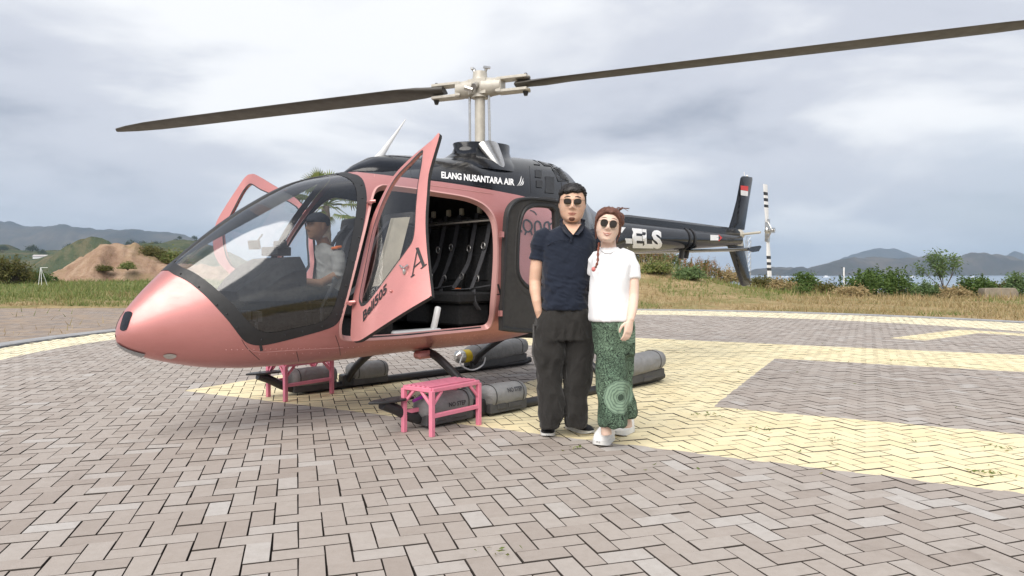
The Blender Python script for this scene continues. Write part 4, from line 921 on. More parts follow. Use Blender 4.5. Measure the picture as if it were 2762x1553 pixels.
def strap(parent, pts, w, nrm=(1, 0, 0)):
    pp = crom(pts, 5); b = MB(); L_, R2 = [], []
    for i, p in enumerate(pp):
        t = pp[min(i + 1, len(pp) - 1)] - pp[max(i - 1, 0)]; sd = np.cross(t, nrm); sd /= np.linalg.norm(sd) + 1e-9; L_.append(p + sd * w / 2); R2.append(p - sd * w / 2)
    n = len(pp); off = np.array(nrm) * .004
    b.loft([[l + off, r + off, r - off, l - off] for l, r in zip(L_, R2)]); return b.build('strap', 'webbing', parent, sharp=30)
def buckle(parent, c, r=.025, rx=0):
    b = MB(); b.tube([np.array(c) + np.array([.012, r * math.cos(t), r * 1.2 * math.sin(t)]) for t in np.linspace(0, 2 * math.pi, 13)], .006, 6, False); return b.build('buckle', 'steel', parent)
ZS, ZT = 1.0, 1.64
for y_ in (.38, -.08, -.52):
    s = seat(.34, y_, .42, ZS, ZT)
    strap(s, [(.29, y_ + .10, ZT + .1), (.36, y_ + .10, 1.45), (.47, y_ + .11, 1.2), (.60, y_ + .16, 1.03)], .05); strap(s, [(.29, y_ - .10, ZT + .1), (.36, y_ - .10, 1.45), (.45, y_ - .06, 1.25), (.56, y_ - .13, 1.03)], .05)
    strap(s, [(.40, y_ + .2, 1.06), (.58, y_ + .1, 1.03), (.62, y_ - .06, 1.02)], .05, (0, 0, 1)); strap(s, [(.58, y_ + .17, 1.02), (.60, y_ + .2, .92), (.55, y_ + .21, .84)], .045)
    for dy, z_ in ((.10, 1.42), (-.10, 1.40), (.14, 1.12), (-.07, 1.14)): buckle(s, (.385 if z_ > 1.3 else .50, y_ + dy, z_))
    g = MB()
    for dy in (.10, -.10): g.box((.26, y_ + dy, ZT + .13), (.04, .045, .07))
    g.each('belt_guide', 'cream_plastic', s, bevel=.008)
    t_ = MB(); t_.box((.60, y_ - .02, 1.025), (.03, .05, .015)); t_.build('buckle_button', 'orange_cloth', s)
br_ = MB(); br_.tube([(.3, .60, 1.0), (.24, .60, 1.6)], .014, 8); br_.tube([(.36, -.7, 1.66), (.36, .62, 1.66)], .018, 8); br_.build('seat_rail', 'steel', heli)
ex = MB(); ex.box((.62, .34, .63), (.14, .10, .05), .3); ex.build('floor_buckle', 'yellow_mark', heli, bevel=.01)
for y_ in (.34, -.34):
    s = seat(1.38, y_, .46, .93, 1.58, True, .2); strap(s, [(1.22, y_ + .1, 1.66), (1.40, y_ + .1, 1.45), (1.52, y_ + .14, 1.1), (1.62, y_ + .2, .98)], .05); strap(s, [(1.22, y_ - .1, 1.66), (1.40, y_ - .1, 1.45), (1.52, y_ - .14, 1.1), (1.62, y_ - .2, .98)], .05)
cy = MB(); cy.tube([(1.98, .34, fz), (1.96, .34, .9), (1.86, .34, 1.08)], .016, 8); cy.ball((1.85, .34, 1.1), (.025, .02, .04)); cy.build('cyclic_stick', 'black_metal', heli)
wb = MB(); wb.box((1.20, .50, .66), (.5, .12, .07)); wb.tube([(1.02, .52, .66), (.98, .52, .80), (.96, .52, .88)], .03, 8); wb.build('seat_track', 'white_paint', heli, bevel=.01)
mp_ = MB(); mp_.add([(1.62, .52, 1.06), (1.50, .60, 1.60), (1.34, .60, 1.62), (1.46, .53, 1.07)], [(0, 1, 2, 3)]); mp_.add([(1.60, .53, 1.06), (1.48, .61, 1.60), (1.32, .61, 1.62), (1.44, .54, 1.07)], [(3, 2, 1, 0)]); mp_.build('seat_side_cover', 'cream_plastic', heli, smooth=False)

# ---------------- skids, floats, cross tubes
for s_ in (1, -1):
    y_ = 1.0 * s_; k = MB(); k.tube(crom([(1.86, y_ * 1.0, .225), (1.74, y_, .17), (1.60, y_, .095), (1.42, y_, .05), (1.2, y_, .04), (0, y_, .04), (-1.5, y_, .04), (-1.78, y_, .06)], 5), .04, 14); sk_ = k.build('skid', 'black_metal', heli)
    w = MB(); c_ = [(1.98, 0), (1.90, .055), (1.72, .07), (1.60, .04), (1.60, -.04), (1.72, -.07), (1.90, -.055)]; v = [(x_, y_ + dy, .235 + (1.98 - x_) * .0 + z_) for z_ in (0, .018) for x_, dy in c_]; w.add(v, [tuple(range(7))[::-1], tuple(range(7, 14))] + [(i, (i + 1) % 7, 7 + (i + 1) % 7, 7 + i) for i in range(7)]); w.build('skid_toe', 'black_metal', sk_, bevel=.006)
    for (x1, x0, r_, zc) in ((1.55, 1.06, .098, .158), (.90, .45, .098, .158), (-.70, -1.70, .115, .20)):
        f = MB(); rings = []; L2 = x1 - x0; rise = .05 if x1 < 0 else 0
        for t, kk in ((0, .25), (.012, .6), (.04, .85), (.09, .98), (.2, 1), (.5, 1.02), (.8, 1), (.91, .98), (.96, .85), (.988, .6), (1, .25)):
            rings.append([(x1 - L2 * t, y_ + .015 * s_ + r_ * 1.08 * kk * math.copysign(abs(math.cos(a)) ** .85, math.cos(a)), zc + rise * t + .93 * r_ * kk * math.copysign(abs(math.sin(a)) ** .85, math.sin(a))) for a in np.linspace(0, 2 * math.pi, 28, endpoint=False)])
        f.loft(rings); fo = f.build('float_bag', 'float_cloth', heli, sharp=70)
        c2 = MB(); c2.box(((x0 + x1) / 2, y_ + .02 * s_, .068 + rise * .5), (L2 * .94, .16, .085), 0, rise * .9); c2.box(((x0 + x1) / 2 + L2 * .2, y_ + .103 * s_, .075), (.1, .012, .045)); c2.box(((x0 + x1) / 2 - L2 * .15, y_ + .103 * s_, .075), (.16, .012, .045)); c2.build('float_tray', 'float_cover', fo, bevel=.012)
        s3 = MB()
        for t in (.14, .84): s3.tube([(x1 - L2 * t, y_ + .015 * s_ + (r_ * 1.08 * 1.015) * math.copysign(abs(math.cos(a)) ** .85, math.cos(a)), zc + rise * t + .93 * (r_ * 1.015) * math.copysign(abs(math.sin(a)) ** .85, math.sin(a))) for a in np.linspace(-.6, math.pi + .6, 22)], .004, 5)
        s3.each('float_seam', 'black_trim', fo)
        if s_ > 0 and x0 > 0:
            V, Fc = text_mesh('NO STEP', .03); tx = MB(); xa = x1 - L2 * .42; zz = .15 if x0 > 1 else .185
            v3 = []
            for a_, b_ in V:
                z_ = zz + b_ * .035; q_ = np.clip((z_ - zc) / (.93 * r_), -1, 1); v3.append((xa - a_ * .17, y_ + .015 + r_ * 1.08 * 1.02 * max(0, 1 - abs(q_) ** (2 / .85)) ** (.85 / 2) + .004, z_))
            tx.add(v3, Fc); tx.build('lettering', 'grey_text', fo, smooth=False)
for x_ in (.93, -.78):
    c_ = MB(); half_ = [(x_, 0, .50), (x_, .36, .47), (x_, .55, .40), (x_, .82, .24), (x_, .95, .12), (x_, 1.0, .05)]
    c_.tube(crom([(a, -b, c) for a, b, c in half_[::-1]] + half_[1:], 4), .036, 12, True, 0, 1.0); c_.build('cross_tube', 'black_metal', heli)
    sd = MB()
    for s_ in (1, -1): sd.box((x_, 1.0 * s_, .085), (.14, .1, .12))
    sd.each('skid_saddle', 'black_metal', heli, bevel=.012)
bl_ = MB(); bl_.box((1.0, .36, .46), (.16, .10, .07)); bl_.build('tube_fairing', 'rose_paint', heli, bevel=.02)
ib = MB(); b0 = hp(1252, 965, y=-1.0); ib.tube([b0 + [.14, 0, .02], b0 + [.1, 0, .02], b0 + [-.16, 0, .02], b0 + [-.2, 0, .02]], [.03, .075, .075, .03], 16); gas = ib.build('gas_bottle', 'steel', heli)
il = MB(); il.tube([b0 + [.03, 0, .02], b0 + [-.12, 0, .02]], .077, 16, False); il.build('bottle_label', 'yellow_mark', gas); il = MB(); il.tube([b0 + [-.12, 0, .02], b0 + [-.145, 0, .02]], .0775, 16, False); il.build('bottle_band', 'blue_mark', gas)
ho = MB(); ho.tube(crom([b0 + [.1, .1, .06], b0 + [.16, .12, -.05], b0 + [0, .14, -.13], b0 + [-.2, .12, -.08], b0 + [-.26, .08, .05]], 5), .009, 6); ho.build('hose', 'white_paint', heli)
ps = MB(); ps.tube([(1.62, 1.04, .22), (1.53, 1.06, .25)], .012, 6); ps.build('safety_tag', 'purple_strap', heli)

# ================================================================== step stools over the skids
def stool(name, pts, h, label):
    """pts: three photographed feet (front-left, near corner, right) as ground points in the helicopter frame"""
    A, B, C = [np.array([p[0], p[1], 0.0]) for p in pts]; D = A + C - B; ctr = (A + C) / 2
    wpos = HP + ctr[0] * fw + ctr[1] * pt
    root = empty(name, wpos, HYAW, label, 'step stool', 'pink step stools beside the helicopter')
    loc = [p - ctr for p in (A, B, C, D)]; ex_ = (loc[2] - loc[1]); ey_ = loc[0] - loc[1]; az = math.atan2(ex_[1], ex_[0]); t_ = .034
    for p in loc: MB().box((p[0], p[1], h / 2 - .01), (t_, t_, h - .02), az).build('leg', 'pink_steel', root, bevel=.003)
    def beam(a, b, z0, z1, nm, w=t_ * .8, hh=.03):
        a, b = np.array([*a[:2], z0]), np.array([*b[:2], z1]); d = b - a; L_ = np.linalg.norm(d); MB().box((a + b) / 2, (L_, w, hh), math.atan2(d[1], d[0]), -math.asin(d[2] / L_)).build(nm, 'pink_steel', root, bevel=.003)
    for i in range(4): beam(loc[i], loc[(i + 1) % 4], h - .016, h - .016, 'top_rail')
    beam(loc[1], loc[2], h * .42, h * .42, 'stretcher'); beam(loc[0], loc[3], h * .42, h * .42, 'stretcher')
    for k in range(1, 6):
        o = ey_ * k / 6; beam(loc[1] + o, loc[2] + o, h - .004, h - .004, 'slat', .024, .024)
    for i in range(4):
        for j in ((i + 1) % 4, (i - 1) % 4):
            d = loc[j] - loc[i]; d = d / np.linalg.norm(d); beam(loc[i] + d * .012, loc[i] + d * .10, h - .12, h - .03, 'brace', .02, .02)
    return root
def gl_(px, py): return tol(ground_at(px, py))[:2]
stool('step_stool', [gl_(1090, 1165), gl_(1165, 1178), gl_(1291, 1146)], .345, 'pink slatted step stool over the near skid, in front of the open cabin door')
sA = [gl_(724, 1070), gl_(770, 1083), gl_(895, 1061)]
stool('step_stool', sA, .345, 'pink slatted step stool half hidden under the belly, over the far skid')
# ================================================================== people
def skin_mat(name, col):
    m = NT(name); o = m.obj(); f = m.noise(9, o, 5, .6)
    c = m.ramp(f, (.3, tuple(q * .92 for q in col)), (.7, col)); c = m.mix(m.rng(m.noise(55, o, 3), .5, .75, 0, .18), c, (col[0] * .9, col[1] * .68, col[2] * .6))
    m.P(base_color=c, roughness=.5, specular=.35, subsurface=.12, subsurface_radius=(.012, .005, .003)); m.bump(m.noise(220, o, 3), .08, .002)
skin_mat('skin_tan', (.70, .45, .325)); skin_mat('skin_fair', (.78, .57, .46)); skin_mat('skin_dark', (.30, .165, .10))
def cloth(name, col, weave=500, folds=.5, rough=.85, var=.1):
    m = NT(name); o = m.obj(); f = m.noise(6, o, 5)
    m.P(base_color=m.ramp(f, (.3, tuple(c * (1 - var) for c in col)), (.7, tuple(min(1, c * (1 + var)) for c in col))), roughness=rough, specular=.2, sheen=.15)
    mpn = m.n('ShaderNodeMapping'); m.l(o, mpn.inputs[0]); mpn.inputs['Scale'].default_value = (1, 1, .55); mpn.inputs['Rotation'].default_value = (0, .5, 0)
    m.bump(m.math('ADD', m.noise(13, mpn.outputs[0], 3, .5, .8), m.math('MULTIPLY', m.noise(weave, o, 2), .05)), folds, .02); return m
cloth('navy_polo', (.013, .018, .032), folds=.55); cloth('black_twill', (.026, .0245, .023), folds=.9); cloth('white_cotton', (.80, .80, .81), folds=.18, var=.02); cloth('pale_shirt', (.34, .33, .31)); 
plain('hair_black', (.012, .010, .010), .45, 0, .3, 60, .5, 260); plain('hair_brown', (.13, .05, .03), .5, 0, .4, 60, .5, 260)
plain('lips_man', (.40, .17, .13), .5); plain('lips_rose', (.50, .15, .14), .42); plain('teeth', (.8, .78, .72), .35)
plain('dark_lens', (.022, .015, .010), .08, 0, .1, spec=.5); plain('gold_wire', (.20, .15, .10), .3, .8); plain('shoe_black', (.012, .012, .013), .75, 0, .2, 20, .3, 200); plain('shoe_white', (.82, .81, .80), .6, 0, .03, 20, .15, 160); plain('sole_white', (.72, .72, .70), .6)
plain('beads', (.16, .05, .03), .4, 0, .4, 90); plain('cap_navy', (.018, .02, .028), .8, 0, .2, 20, .3, 200); plain('brow', (.05, .03, .025), .8); plain('nail_white', (.85, .80, .78), .3)
# patterned trousers: pale green rings on a green ground with dense black scrollwork
m = NT('batik_green'); o_ = m.obj(); sx = m.n('ShaderNodeSeparateXYZ'); m.l(o_, sx.inputs[0])
vor = m.n('ShaderNodeTexVoronoi', feature='DISTANCE_TO_EDGE'); vor.inputs['Scale'].default_value = 30; m.l(o_, vor.inputs['Vector'])
nz = m.math('SINE', m.math('MULTIPLY', m.noise(13, o_, 4, .62, 1.2), 95)); ink = m.math('MAXIMUM', m.math('LESS_THAN', vor.outputs['Distance'], .03), m.math('GREATER_THAN', nz, .1))
base = m.mix(m.rng(m.noise(5, o_, 3), .35, .65), (.12, .19, .13), (.19, .28, .19))
col_ = m.mix(m.math('MULTIPLY', ink, .92), base, (.012, .016, .014))
for cx_, cz_, r_ in ((.035, .355, .118), (.115, .80, .105), (-.115, .90, .07)):
    d = m.math('SQRT', m.math('ADD', m.math('POWER', m.math('SUBTRACT', sx.outputs[0], cx_), 2), m.math('POWER', m.math('SUBTRACT', sx.outputs[2], cz_), 2)))
    d = m.math('ADD', d, m.math('MULTIPLY', m.noise(40, o_, 2), .016))
    rings = m.math('GREATER_THAN', m.math('SINE', m.math('ADD', m.math('MULTIPLY', d, 330), m.math('MULTIPLY', m.noise(26, o_, 3), 4))), .3)
    disc_ = m.mix(m.math('MULTIPLY', rings, .85), (.22, .31, .225), (.11, .165, .12)); disc_ = m.mix(m.math('LESS_THAN', d, .03), disc_, (.05, .075, .055))
    col_ = m.mix(m.math('LESS_THAN', d, r_), col_, disc_)
m.P(base_color=col_, roughness=.85, specular=.2); m.bump(m.noise(11, o_, 3, .5, .6), .6, .02)

def fuse(mb, voxel, it, name, mat, parent, fold=0, seed=0, fz=None, st=1.0):
    """closed pieces melted into one continuous skin"""
    me = bpy.data.meshes.new('t'); me.from_pydata(mb.v, [], mb.f); bm = bmesh.new(); bm.from_mesh(me); bmesh.ops.recalc_face_normals(bm, faces=bm.faces); bm.to_mesh(me); bm.free()
    ob = bpy.data.objects.new('t', me); COL.objects.link(ob); r = ob.modifiers.new('r', 'REMESH'); r.mode = 'VOXEL'; r.voxel_size = voxel
    s = ob.modifiers.new('s', 'SMOOTH'); s.factor = .5; s.iterations = it
    bpy.context.view_layer.update(); nm = bpy.data.meshes.new_from_object(ob.evaluated_get(bpy.context.evaluated_depsgraph_get())); bpy.data.objects.remove(ob); bpy.data.meshes.remove(me)
    if fold:
        n = len(nm.vertices); co = np.zeros(n * 3, np.float32); nm.vertices.foreach_get('co', co); co = co.reshape(-1, 3); no = np.zeros(n * 3, np.float32); nm.vertices.foreach_get('normal', no); no = no.reshape(-1, 3)
        a = np.arctan2(co[:, 1] - co[:, 1].mean(), co[:, 0] - co[:, 0].mean()) * .12 + co[:, 0] * .5; h = gnoise(a + co[:, 2] * .30, co[:, 2] * st - a * .7, .075, seed) - .5; h = h + .45 * (1 - 2 * np.abs(gnoise(a * .8 - co[:, 2] * .35, co[:, 2] * st * 1.4 + a * .8, .06, seed + 4) * 2 - 1)) - .1
        w = 1.0 if fz is None else np.clip(fz(co), 0, 1)
        co += no * (h * fold * w)[:, None]; nm.vertices.foreach_set('co', co.ravel())
    nm.name = name; nm.materials.clear(); nm.materials.append(MAT[mat]); nm.shade_smooth()
    o = bpy.data.objects.new(name, nm); COL.objects.link(o); o.parent = parent; return o
def lerp_prof(z, tab): return np.interp(z, [t[0] for t in tab], [t[1] for t in tab])
HW = [(-1, .20), (-.97, .32), (-.88, .46), (-.7, .60), (-.4, .69), (0, .73), (.3, .73), (.55, .69), (.75, .57), (.9, .38), (.97, .2), (1, .03)]
HF = [(-1, .50), (-.95, .64), (-.85, .72), (-.6, .76), (-.3, .80), (0, .79), (.3, .82), (.55, .76), (.75, .62), (.9, .40), (.97, .22), (1, .03)]
HB = [(-1, .0), (-.9, .06), (-.7, .22), (-.45, .5), (-.1, .74), (.2, .84), (.5, .82), (.72, .66), (.9, .40), (.97, .22), (1, .03)]
def head_point(th, z, fem=False):
    """unit head: th = 0 to the right, pi/2 to the front (-y)"""
    w, f, b = lerp_prof(z, HW), lerp_prof(z, HF), lerp_prof(z, HB)
    if fem: w *= .97 if z > -.5 else .93
    c, s = math.cos(th), math.sin(th); p = 2.35
    x = w * math.copysign(abs(c) ** (2 / p), c); d = (f if s > 0 else b) * math.copysign(abs(s) ** (2 / p), s)
    if s > 0:
        nose = math.exp(-(x / .115) ** 2) * max(0, min((z + .36) / .13, 1)) * max(0, min((.30 - z) / .52, 1)) * .36
        wing = math.exp(-((abs(x) - .12) / .06) ** 2) * math.exp(-((z + .27) / .07) ** 2) * .09
        eye = -math.exp(-((abs(x) - .30) / .15) ** 2) * math.exp(-((z - .10) / .10) ** 2) * .085
        brow = math.exp(-((abs(x) - .27) / .22) ** 2) * math.exp(-((z - .27) / .07) ** 2) * .05
        lip = math.exp(-(x / .23) ** 2) * (math.exp(-((z + .50) / .04) ** 2) + math.exp(-((z + .61) / .045) ** 2)) * .055
        chin = math.exp(-(x / .2) ** 2) * math.exp(-((z + .86) / .1) ** 2) * .06
        cheek = math.exp(-((abs(x) - .40) / .15) ** 2) * math.exp(-((z + .2) / .2) ** 2) * .05
        d += (nose + wing + eye + brow + lip + chin + cheek) * min(1, s * 1.6)
    return np.array([x, -d, z])
class Head:
    def __init__(s, c, hh, yaw=0, roll=0, pitch=0, fem=False): s.c, s.hh, s.fem = np.array(c), hh, fem; s.M = np.array((Matrix.Rotation(roll, 3, 'Y') @ Matrix.Rotation(yaw, 3, 'Z') @ Matrix.Rotation(pitch, 3, 'X')))
    def P(s, q): return s.c + s.M @ (np.asarray(q, float) * s.hh)
    def on(s, x, z, off=0):
        """front point of the face at (x, z)"""
        lo, hi = .02, math.pi - .02
        for _ in range(30):
            md = (lo + hi) / 2
            if head_point(md, z, s.fem)[0] > x: lo = md
            else: hi = md
        q = head_point((lo + hi) / 2, z, s.fem); q[1] -= off; return s.P(q)
    def mesh(s, b, n=44, k=40):
        zs = -np.cos(np.linspace(.0, math.pi, k)); rings = [[s.P(head_point(t, float(z), s.fem)) for t in np.linspace(0, 2 * math.pi, n, endpoint=False)] for z in zs]; b.loft(rings)
        for sd in (1, -1):
            b.loft([[s.P(np.array([sd * (.67 + dx), dy0 + ry * math.cos(t) , .02 + rz * math.sin(t)])) for t in np.linspace(0, 2 * math.pi, 14, endpoint=False)] for dx, dy0, ry, rz in ((-.03, .02, .08, .16), (.03, .05, .12, .22), (.09, .09, .13, .25), (.10, .10, .08, .17))])
    def cap(s, hairline, thick, b, n=56, k=30):
        """hair shell: hairline(th) = lowest z, thick(th, z)"""
        rings = []
        for j in range(k):
            t_ = j / (k - 1); ring = []
            for t in np.linspace(0, 2 * math.pi, n, endpoint=False):
                hl = hairline(t); z = hl + (1 - hl) * math.sin(t_ * math.pi / 2); q = head_point(t, min(z, .9995), s.fem); nrm = q / (np.linalg.norm(q) + 1e-6); q = q + nrm * thick(t, z) * min(1, t_ * 9 + .06); ring.append(s.P(q))
            rings.append(ring)
        b.loft(rings, True)
    def glasses(s, parent, lens_r, gap, wire='gold_wire', zc=.10, drop=.04, rim=.012):
        out = []
        for sd in (1, -1):
            pts = []
            for t in np.linspace(0, 2 * math.pi, 26, endpoint=False):
                x = lens_r[0] * math.copysign(abs(math.cos(t)) ** .8, math.cos(t)); z = lens_r[1] * math.copysign(abs(math.sin(t)) ** .85, math.sin(t)); x += (-.04 * z / lens_r[1] if math.sin(t) < 0 else 0) * -1 * sd * .6
                pts.append((sd * (gap + lens_r[0]) + x, -.93 + .12 * abs((gap + lens_r[0]) * 1 + x * sd) ** 2, zc + z - (drop if z < 0 else 0)))
            b = MB(); n = len(pts); c = np.mean(pts, 0) + [0, -.02, 0]; b.add([s.P(p) for p in pts] + [s.P(c)], [(i, (i + 1) % n, n) for i in range(n)]); b.add([s.P(np.array(p) + [0, .02, 0]) for p in pts] + [s.P(c + [0, .02, 0])], [((i + 1) % n, i, n) for i in range(n)])
            if sd == 1: root = MB(); 
            root.v += [] if sd == 1 else []; out.append((b, pts))
        fr = MB()
        for b, pts in out: fr.tube([s.P(p) for p in pts + pts[:1]], rim * s.hh, 6, False)
        fr.tube([s.P((-gap * 1.1, -.95, zc + lens_r[1] * .55)), s.P((0, -.98, zc + lens_r[1] * .62)), s.P((gap * 1.1, -.95, zc + lens_r[1] * .55))], rim * .9 * s.hh, 6)
        for sd in (1, -1): fr.tube([s.P((sd * (gap + 2 * lens_r[0]), -.90 + .12 * (gap + 2 * lens_r[0]) ** 2, zc + lens_r[1] * .5)), s.P((sd * .70, -.5, zc + .1)), s.P((sd * .70, .05, zc + .08))], rim * .9 * s.hh, 6)
        g = fr.build('sunglasses', wire, parent)
        for b, _ in out: b.build('lens', 'dark_lens', g)
        return g
    def mouth(s, parent, w, mat, z=-.555, smile=.05, teeth=False):
        b = MB(); n = 13; up, lo, mu, ml = [], [], [], []
        for x in np.linspace(-w, w, n):
            k = 1 - (x / w) ** 2; zc = z + smile * (x / w) ** 2
            up.append(s.on(x, zc + .055 * k, .012)); mu.append(s.on(x, zc + (.022 if teeth else .0) * k, .03 * k + .01)); ml.append(s.on(x, zc - (.06 if teeth else .005) * k, .03 * k + .01)); lo.append(s.on(x, zc - .105 * k - .004, .012))
        b.add(up + mu, [(i, i + 1, n + i + 1, n + i) for i in range(n - 1)]); b.add(ml + lo, [(i, i + 1, n + i + 1, n + i) for i in range(n - 1)]); b.build('lips', mat, parent)
        if teeth: t = MB(); t.add([p + s.M @ np.array([0, .006, 0]) for p in mu] + [p + s.M @ np.array([0, .006, 0]) for p in ml], [(i, i + 1, n + i + 1, n + i) for i in range(n - 1)]); t.build('teeth', 'teeth', parent)
    def brows(s, parent, mat, z=.27, w=.17, xc=.29, th=.035):
        for sd in (1, -1):
            b = MB(); L_, R2 = [], []
            for t in np.linspace(-1, 1, 9): x = sd * (xc + w * t); zz = z + .04 * (1 - t * t) - .02 * t; hgt = th * (1 - .6 * abs(t)); L_.append(s.on(x, zz + hgt, .015)); R2.append(s.on(x, zz - hgt, .015))
            b.add(L_ + R2, [(i, i + 1, 10 + i - 0, 9 + i) for i in range(8)]); b.build('eyebrow', mat, parent)
def hand(b, wrist, down, side, front, sc=1.0, curl=.5, thumb=1):
    """palm and five fingers; down = towards the fingertips, side = from little finger to thumb side, front = palm-facing direction"""
    w, d, s, f = [np.array(q, float) for q in (wrist, down, side, front)]; d /= np.linalg.norm(d); s -= d * (s @ d); s /= np.linalg.norm(s); f = np.cross(d, s) * (1 if np.cross(d, s) @ f > 0 else -1)
    P = lambda a, c, e: w + (d * a + s * c + f * e) * sc
    b.loft([[P(a, hw * math.cos(t), th * math.sin(t)) for t in np.linspace(0, 2 * math.pi, 14, endpoint=False)] for a, hw, th in ((-.02, .026, .021), (.01, .030, .020), (.04, .038, .018), (.075, .040, .016), (.092, .038, .013))])
    for c, L_, r_ in ((.029, .074, .0084), (.010, .082, .0088), (-.010, .076, .0084), (-.028, .060, .0074)):
        a = P(.085, c, 0); pts = [a]; ang = curl * .35
        for seg in (.46, .30, .24): a = a + (d * math.cos(ang) + f * math.sin(ang)) * L_ * seg * sc; pts.append(a); ang += curl * .75
        b.tube(pts, [r_ * sc, r_ * sc, r_ * .93 * sc, r_ * .75 * sc], 10)
    a = P(.02, .030, .006); b.tube([a, a + (d * .030 + s * .022 + f * .010) * sc, a + (d * .058 + s * .026 + f * .020) * sc, a + (d * .080 + s * .020 + f * .026) * sc], [.0125 * sc, .0115 * sc, .0098 * sc, .0075 * sc], 10)
def shoe(parent, toe, heel, mat, sole_mat, w=.048, h=.085, name='shoe', sole_h=.028, chunk=0):
    toe, heel = np.array(toe, float), np.array(heel, float); d = toe - heel; L_ = np.linalg.norm(d); d /= L_; s = np.array([-d[1], d[0], 0]); b = MB(); so = MB(); rings, rs = [], []
    for t, ww, hh in ((0, .45, .55), (.04, .72, .85), (.15, .85, 1.0), (.3, .88, 1.02), (.45, .92, .9), (.6, 1.0, .68), (.75, 1.02, .55), (.88, .88, .46), (.96, .6, .36), (1, .25, .2)):
        hh = max(hh, chunk * (1 - max(0, t - .7) * 1.6)); c = heel + d * L_ * t; rings.append([c + s * (w * ww * math.copysign(abs(math.cos(a)) ** .8, math.cos(a))) + np.array([0, 0, sole_h * .8 + (h * hh - sole_h * .8) * (max(0, math.sin(a)) ** .7) if math.sin(a) > 0 else sole_h * .6]) for a in np.linspace(0, 2 * math.pi, 20, endpoint=False)])
        rs.append([c + s * (w * 1.07 * ww * math.copysign(abs(math.cos(a)) ** .6, math.cos(a))) + np.array([0, 0, sole_h if math.sin(a) > 0 else .002 + (.012 * max(0, t - .8) / .2)]) for a in np.linspace(0, 2 * math.pi, 20, endpoint=False)])
    b.loft(rings); so.loft(rs); o = b.build(name, mat, parent, sharp=80); so.build('sole', sole_mat, o, sharp=50); return o

def person_frame(Yd, base): return lambda px, py, dy=0.0: depth_at(px, py, Yd + dy) - np.array(base)
# ---------------- man
MB0 = np.array([(1522 - CX) / FPX * 4.83, 4.83, 0]); man = empty('person', MB0, 0, 'person in navy polo shirt and black trousers wearing sunglasses, standing by the open rear door', 'person', 'people posing by the helicopter')
mp2 = person_frame(4.83, MB0); K = 4.83 / FPX
def rings_of(fr, tab, n=28, p=2.3, ymul=1.0):
    out = []
    for py, cx_, rx, ry, dy in tab: c = fr(cx_, py, dy); out.append(ell(c, rx * K, ry, n, (1, 0, 0), (0, 1, 0), p))
    return out
hd_ = Head(mp2(1543.5, 551, -.03), .125, R(-4), R(2), R(2))
b = MB(); hd_.mesh(b); b.tube([mp2(1543, 590, .02), mp2(1541, 612, .03), mp2(1540, 640, .03)], [.062, .066, .075], 20)
b.tube([mp2(1456, 655), mp2(1450, 690, .0), mp2(1446, 725, .0), mp2(1443, 760, .01)], [.043, .045, .045, .043], 18); b.tube([mp2(1443, 757, .01), mp2(1444, 785, -.02), mp2(1447.5, 812, -.045), mp2(1452, 838, -.05), mp2(1456, 856, -.04)], [.043, .042, .034, .028, .024], 18)
hand(b, mp2(1457, 856, -.045), (.1, 0, -1), (0, -1, 0), (1, 0, 0), .9, .3)
b.tube([mp2(1600, 650, .05), mp2(1618, 690, .12), mp2(1628, 740, .2)], [.05, .047, .042], 16); b.tube([mp2(1628, 740, .2), mp2(1642, 760, .19), mp2(1655, 772, .17)], [.042, .035, .028], 16); hand(b, mp2(1656, 773, .17), (1, -.3, -.3), (0, 0, 1), (0, -1, 0), .95, .4)
b.loft(rings_of(mp2, [(625, 1541, 28, .06, .03), (650, 1534, 50, .085, .03), (720, 1528, 48, .095, .01), (800, 1524, 48, .10, 0), (860, 1522, 52, .10, 0)], 20))
for cx_, x1_, d_ in ((1486, 1486, 0), (1558, 1552, .03)): b.tube([mp2(cx_, 850, d_), mp2(cx_, 960, d_), mp2(x1_, 1100, d_), mp2(x1_, 1150, d_)], [.085, .07, .05, .04], 16)
for x0_, y0_, x1_, y1_ in ((1500, 645, 1458, 662), (1575, 645, 1600, 652)): b.tube([mp2(x0_, y0_, .03), mp2(x1_, y1_, .03)], [.05, .045], 12)
body = fuse(b, .0052, 3, 'body', 'skin_tan', man); body['label'] = 'bare arms, neck and face with a short goatee'
b = MB(); 
def hl_m(t):
    f = math.sin(t)                       # 1 = front
    if f > .55: return .56 + .10 * math.cos(t) + .035 * math.sin(9 * t)
    if f > .12: return -.02 + .54 * smooth(.12, .55, f)
    return -.02 - .42 * smooth(.12, -.4, f)
hd_.cap(hl_m, lambda t, z: .05 + .11 * smooth(.35, .85, z) + .02 * math.sin(7 * t + 3 * z) * (z > .4) + .012 * math.sin(23 * t + 9 * z) + (.05 * max(0, math.sin(t)) if z > .45 else 0), b); 
for _ in range(170):
    t_ = RNG.uniform(.15, 2.95) if _ % 3 else RNG.uniform(0, 6.28); z_ = RNG.uniform(max(.45, hl_m(t_)), .97); q_ = head_point(t_, z_); nr = q_ / np.linalg.norm(q_); p0 = q_ + nr * (.05 + .11 * smooth(.35, .85, z_) + .02); d_ = np.array([.55 + .3 * RNG.normal(), .35 + .25 * RNG.normal(), .1]); d_ -= nr * (d_ @ nr) * .8; L_ = RNG.uniform(.10, .24)
    b.tube([hd_.P(p0 - d_ * L_ * .5 - nr * .05), hd_.P(p0 + nr * .025), hd_.P(p0 + d_ * L_ * .5 + nr * RNG.uniform(-.02, .05))], [.0035, .0042, .0008], 5)
b.build('hair', 'hair_black', man, sharp=180)
hd_.brows(man, 'brow', .335, .17, .29, .042); hd_.mouth(man, .24, 'lips_man', smile=.03)
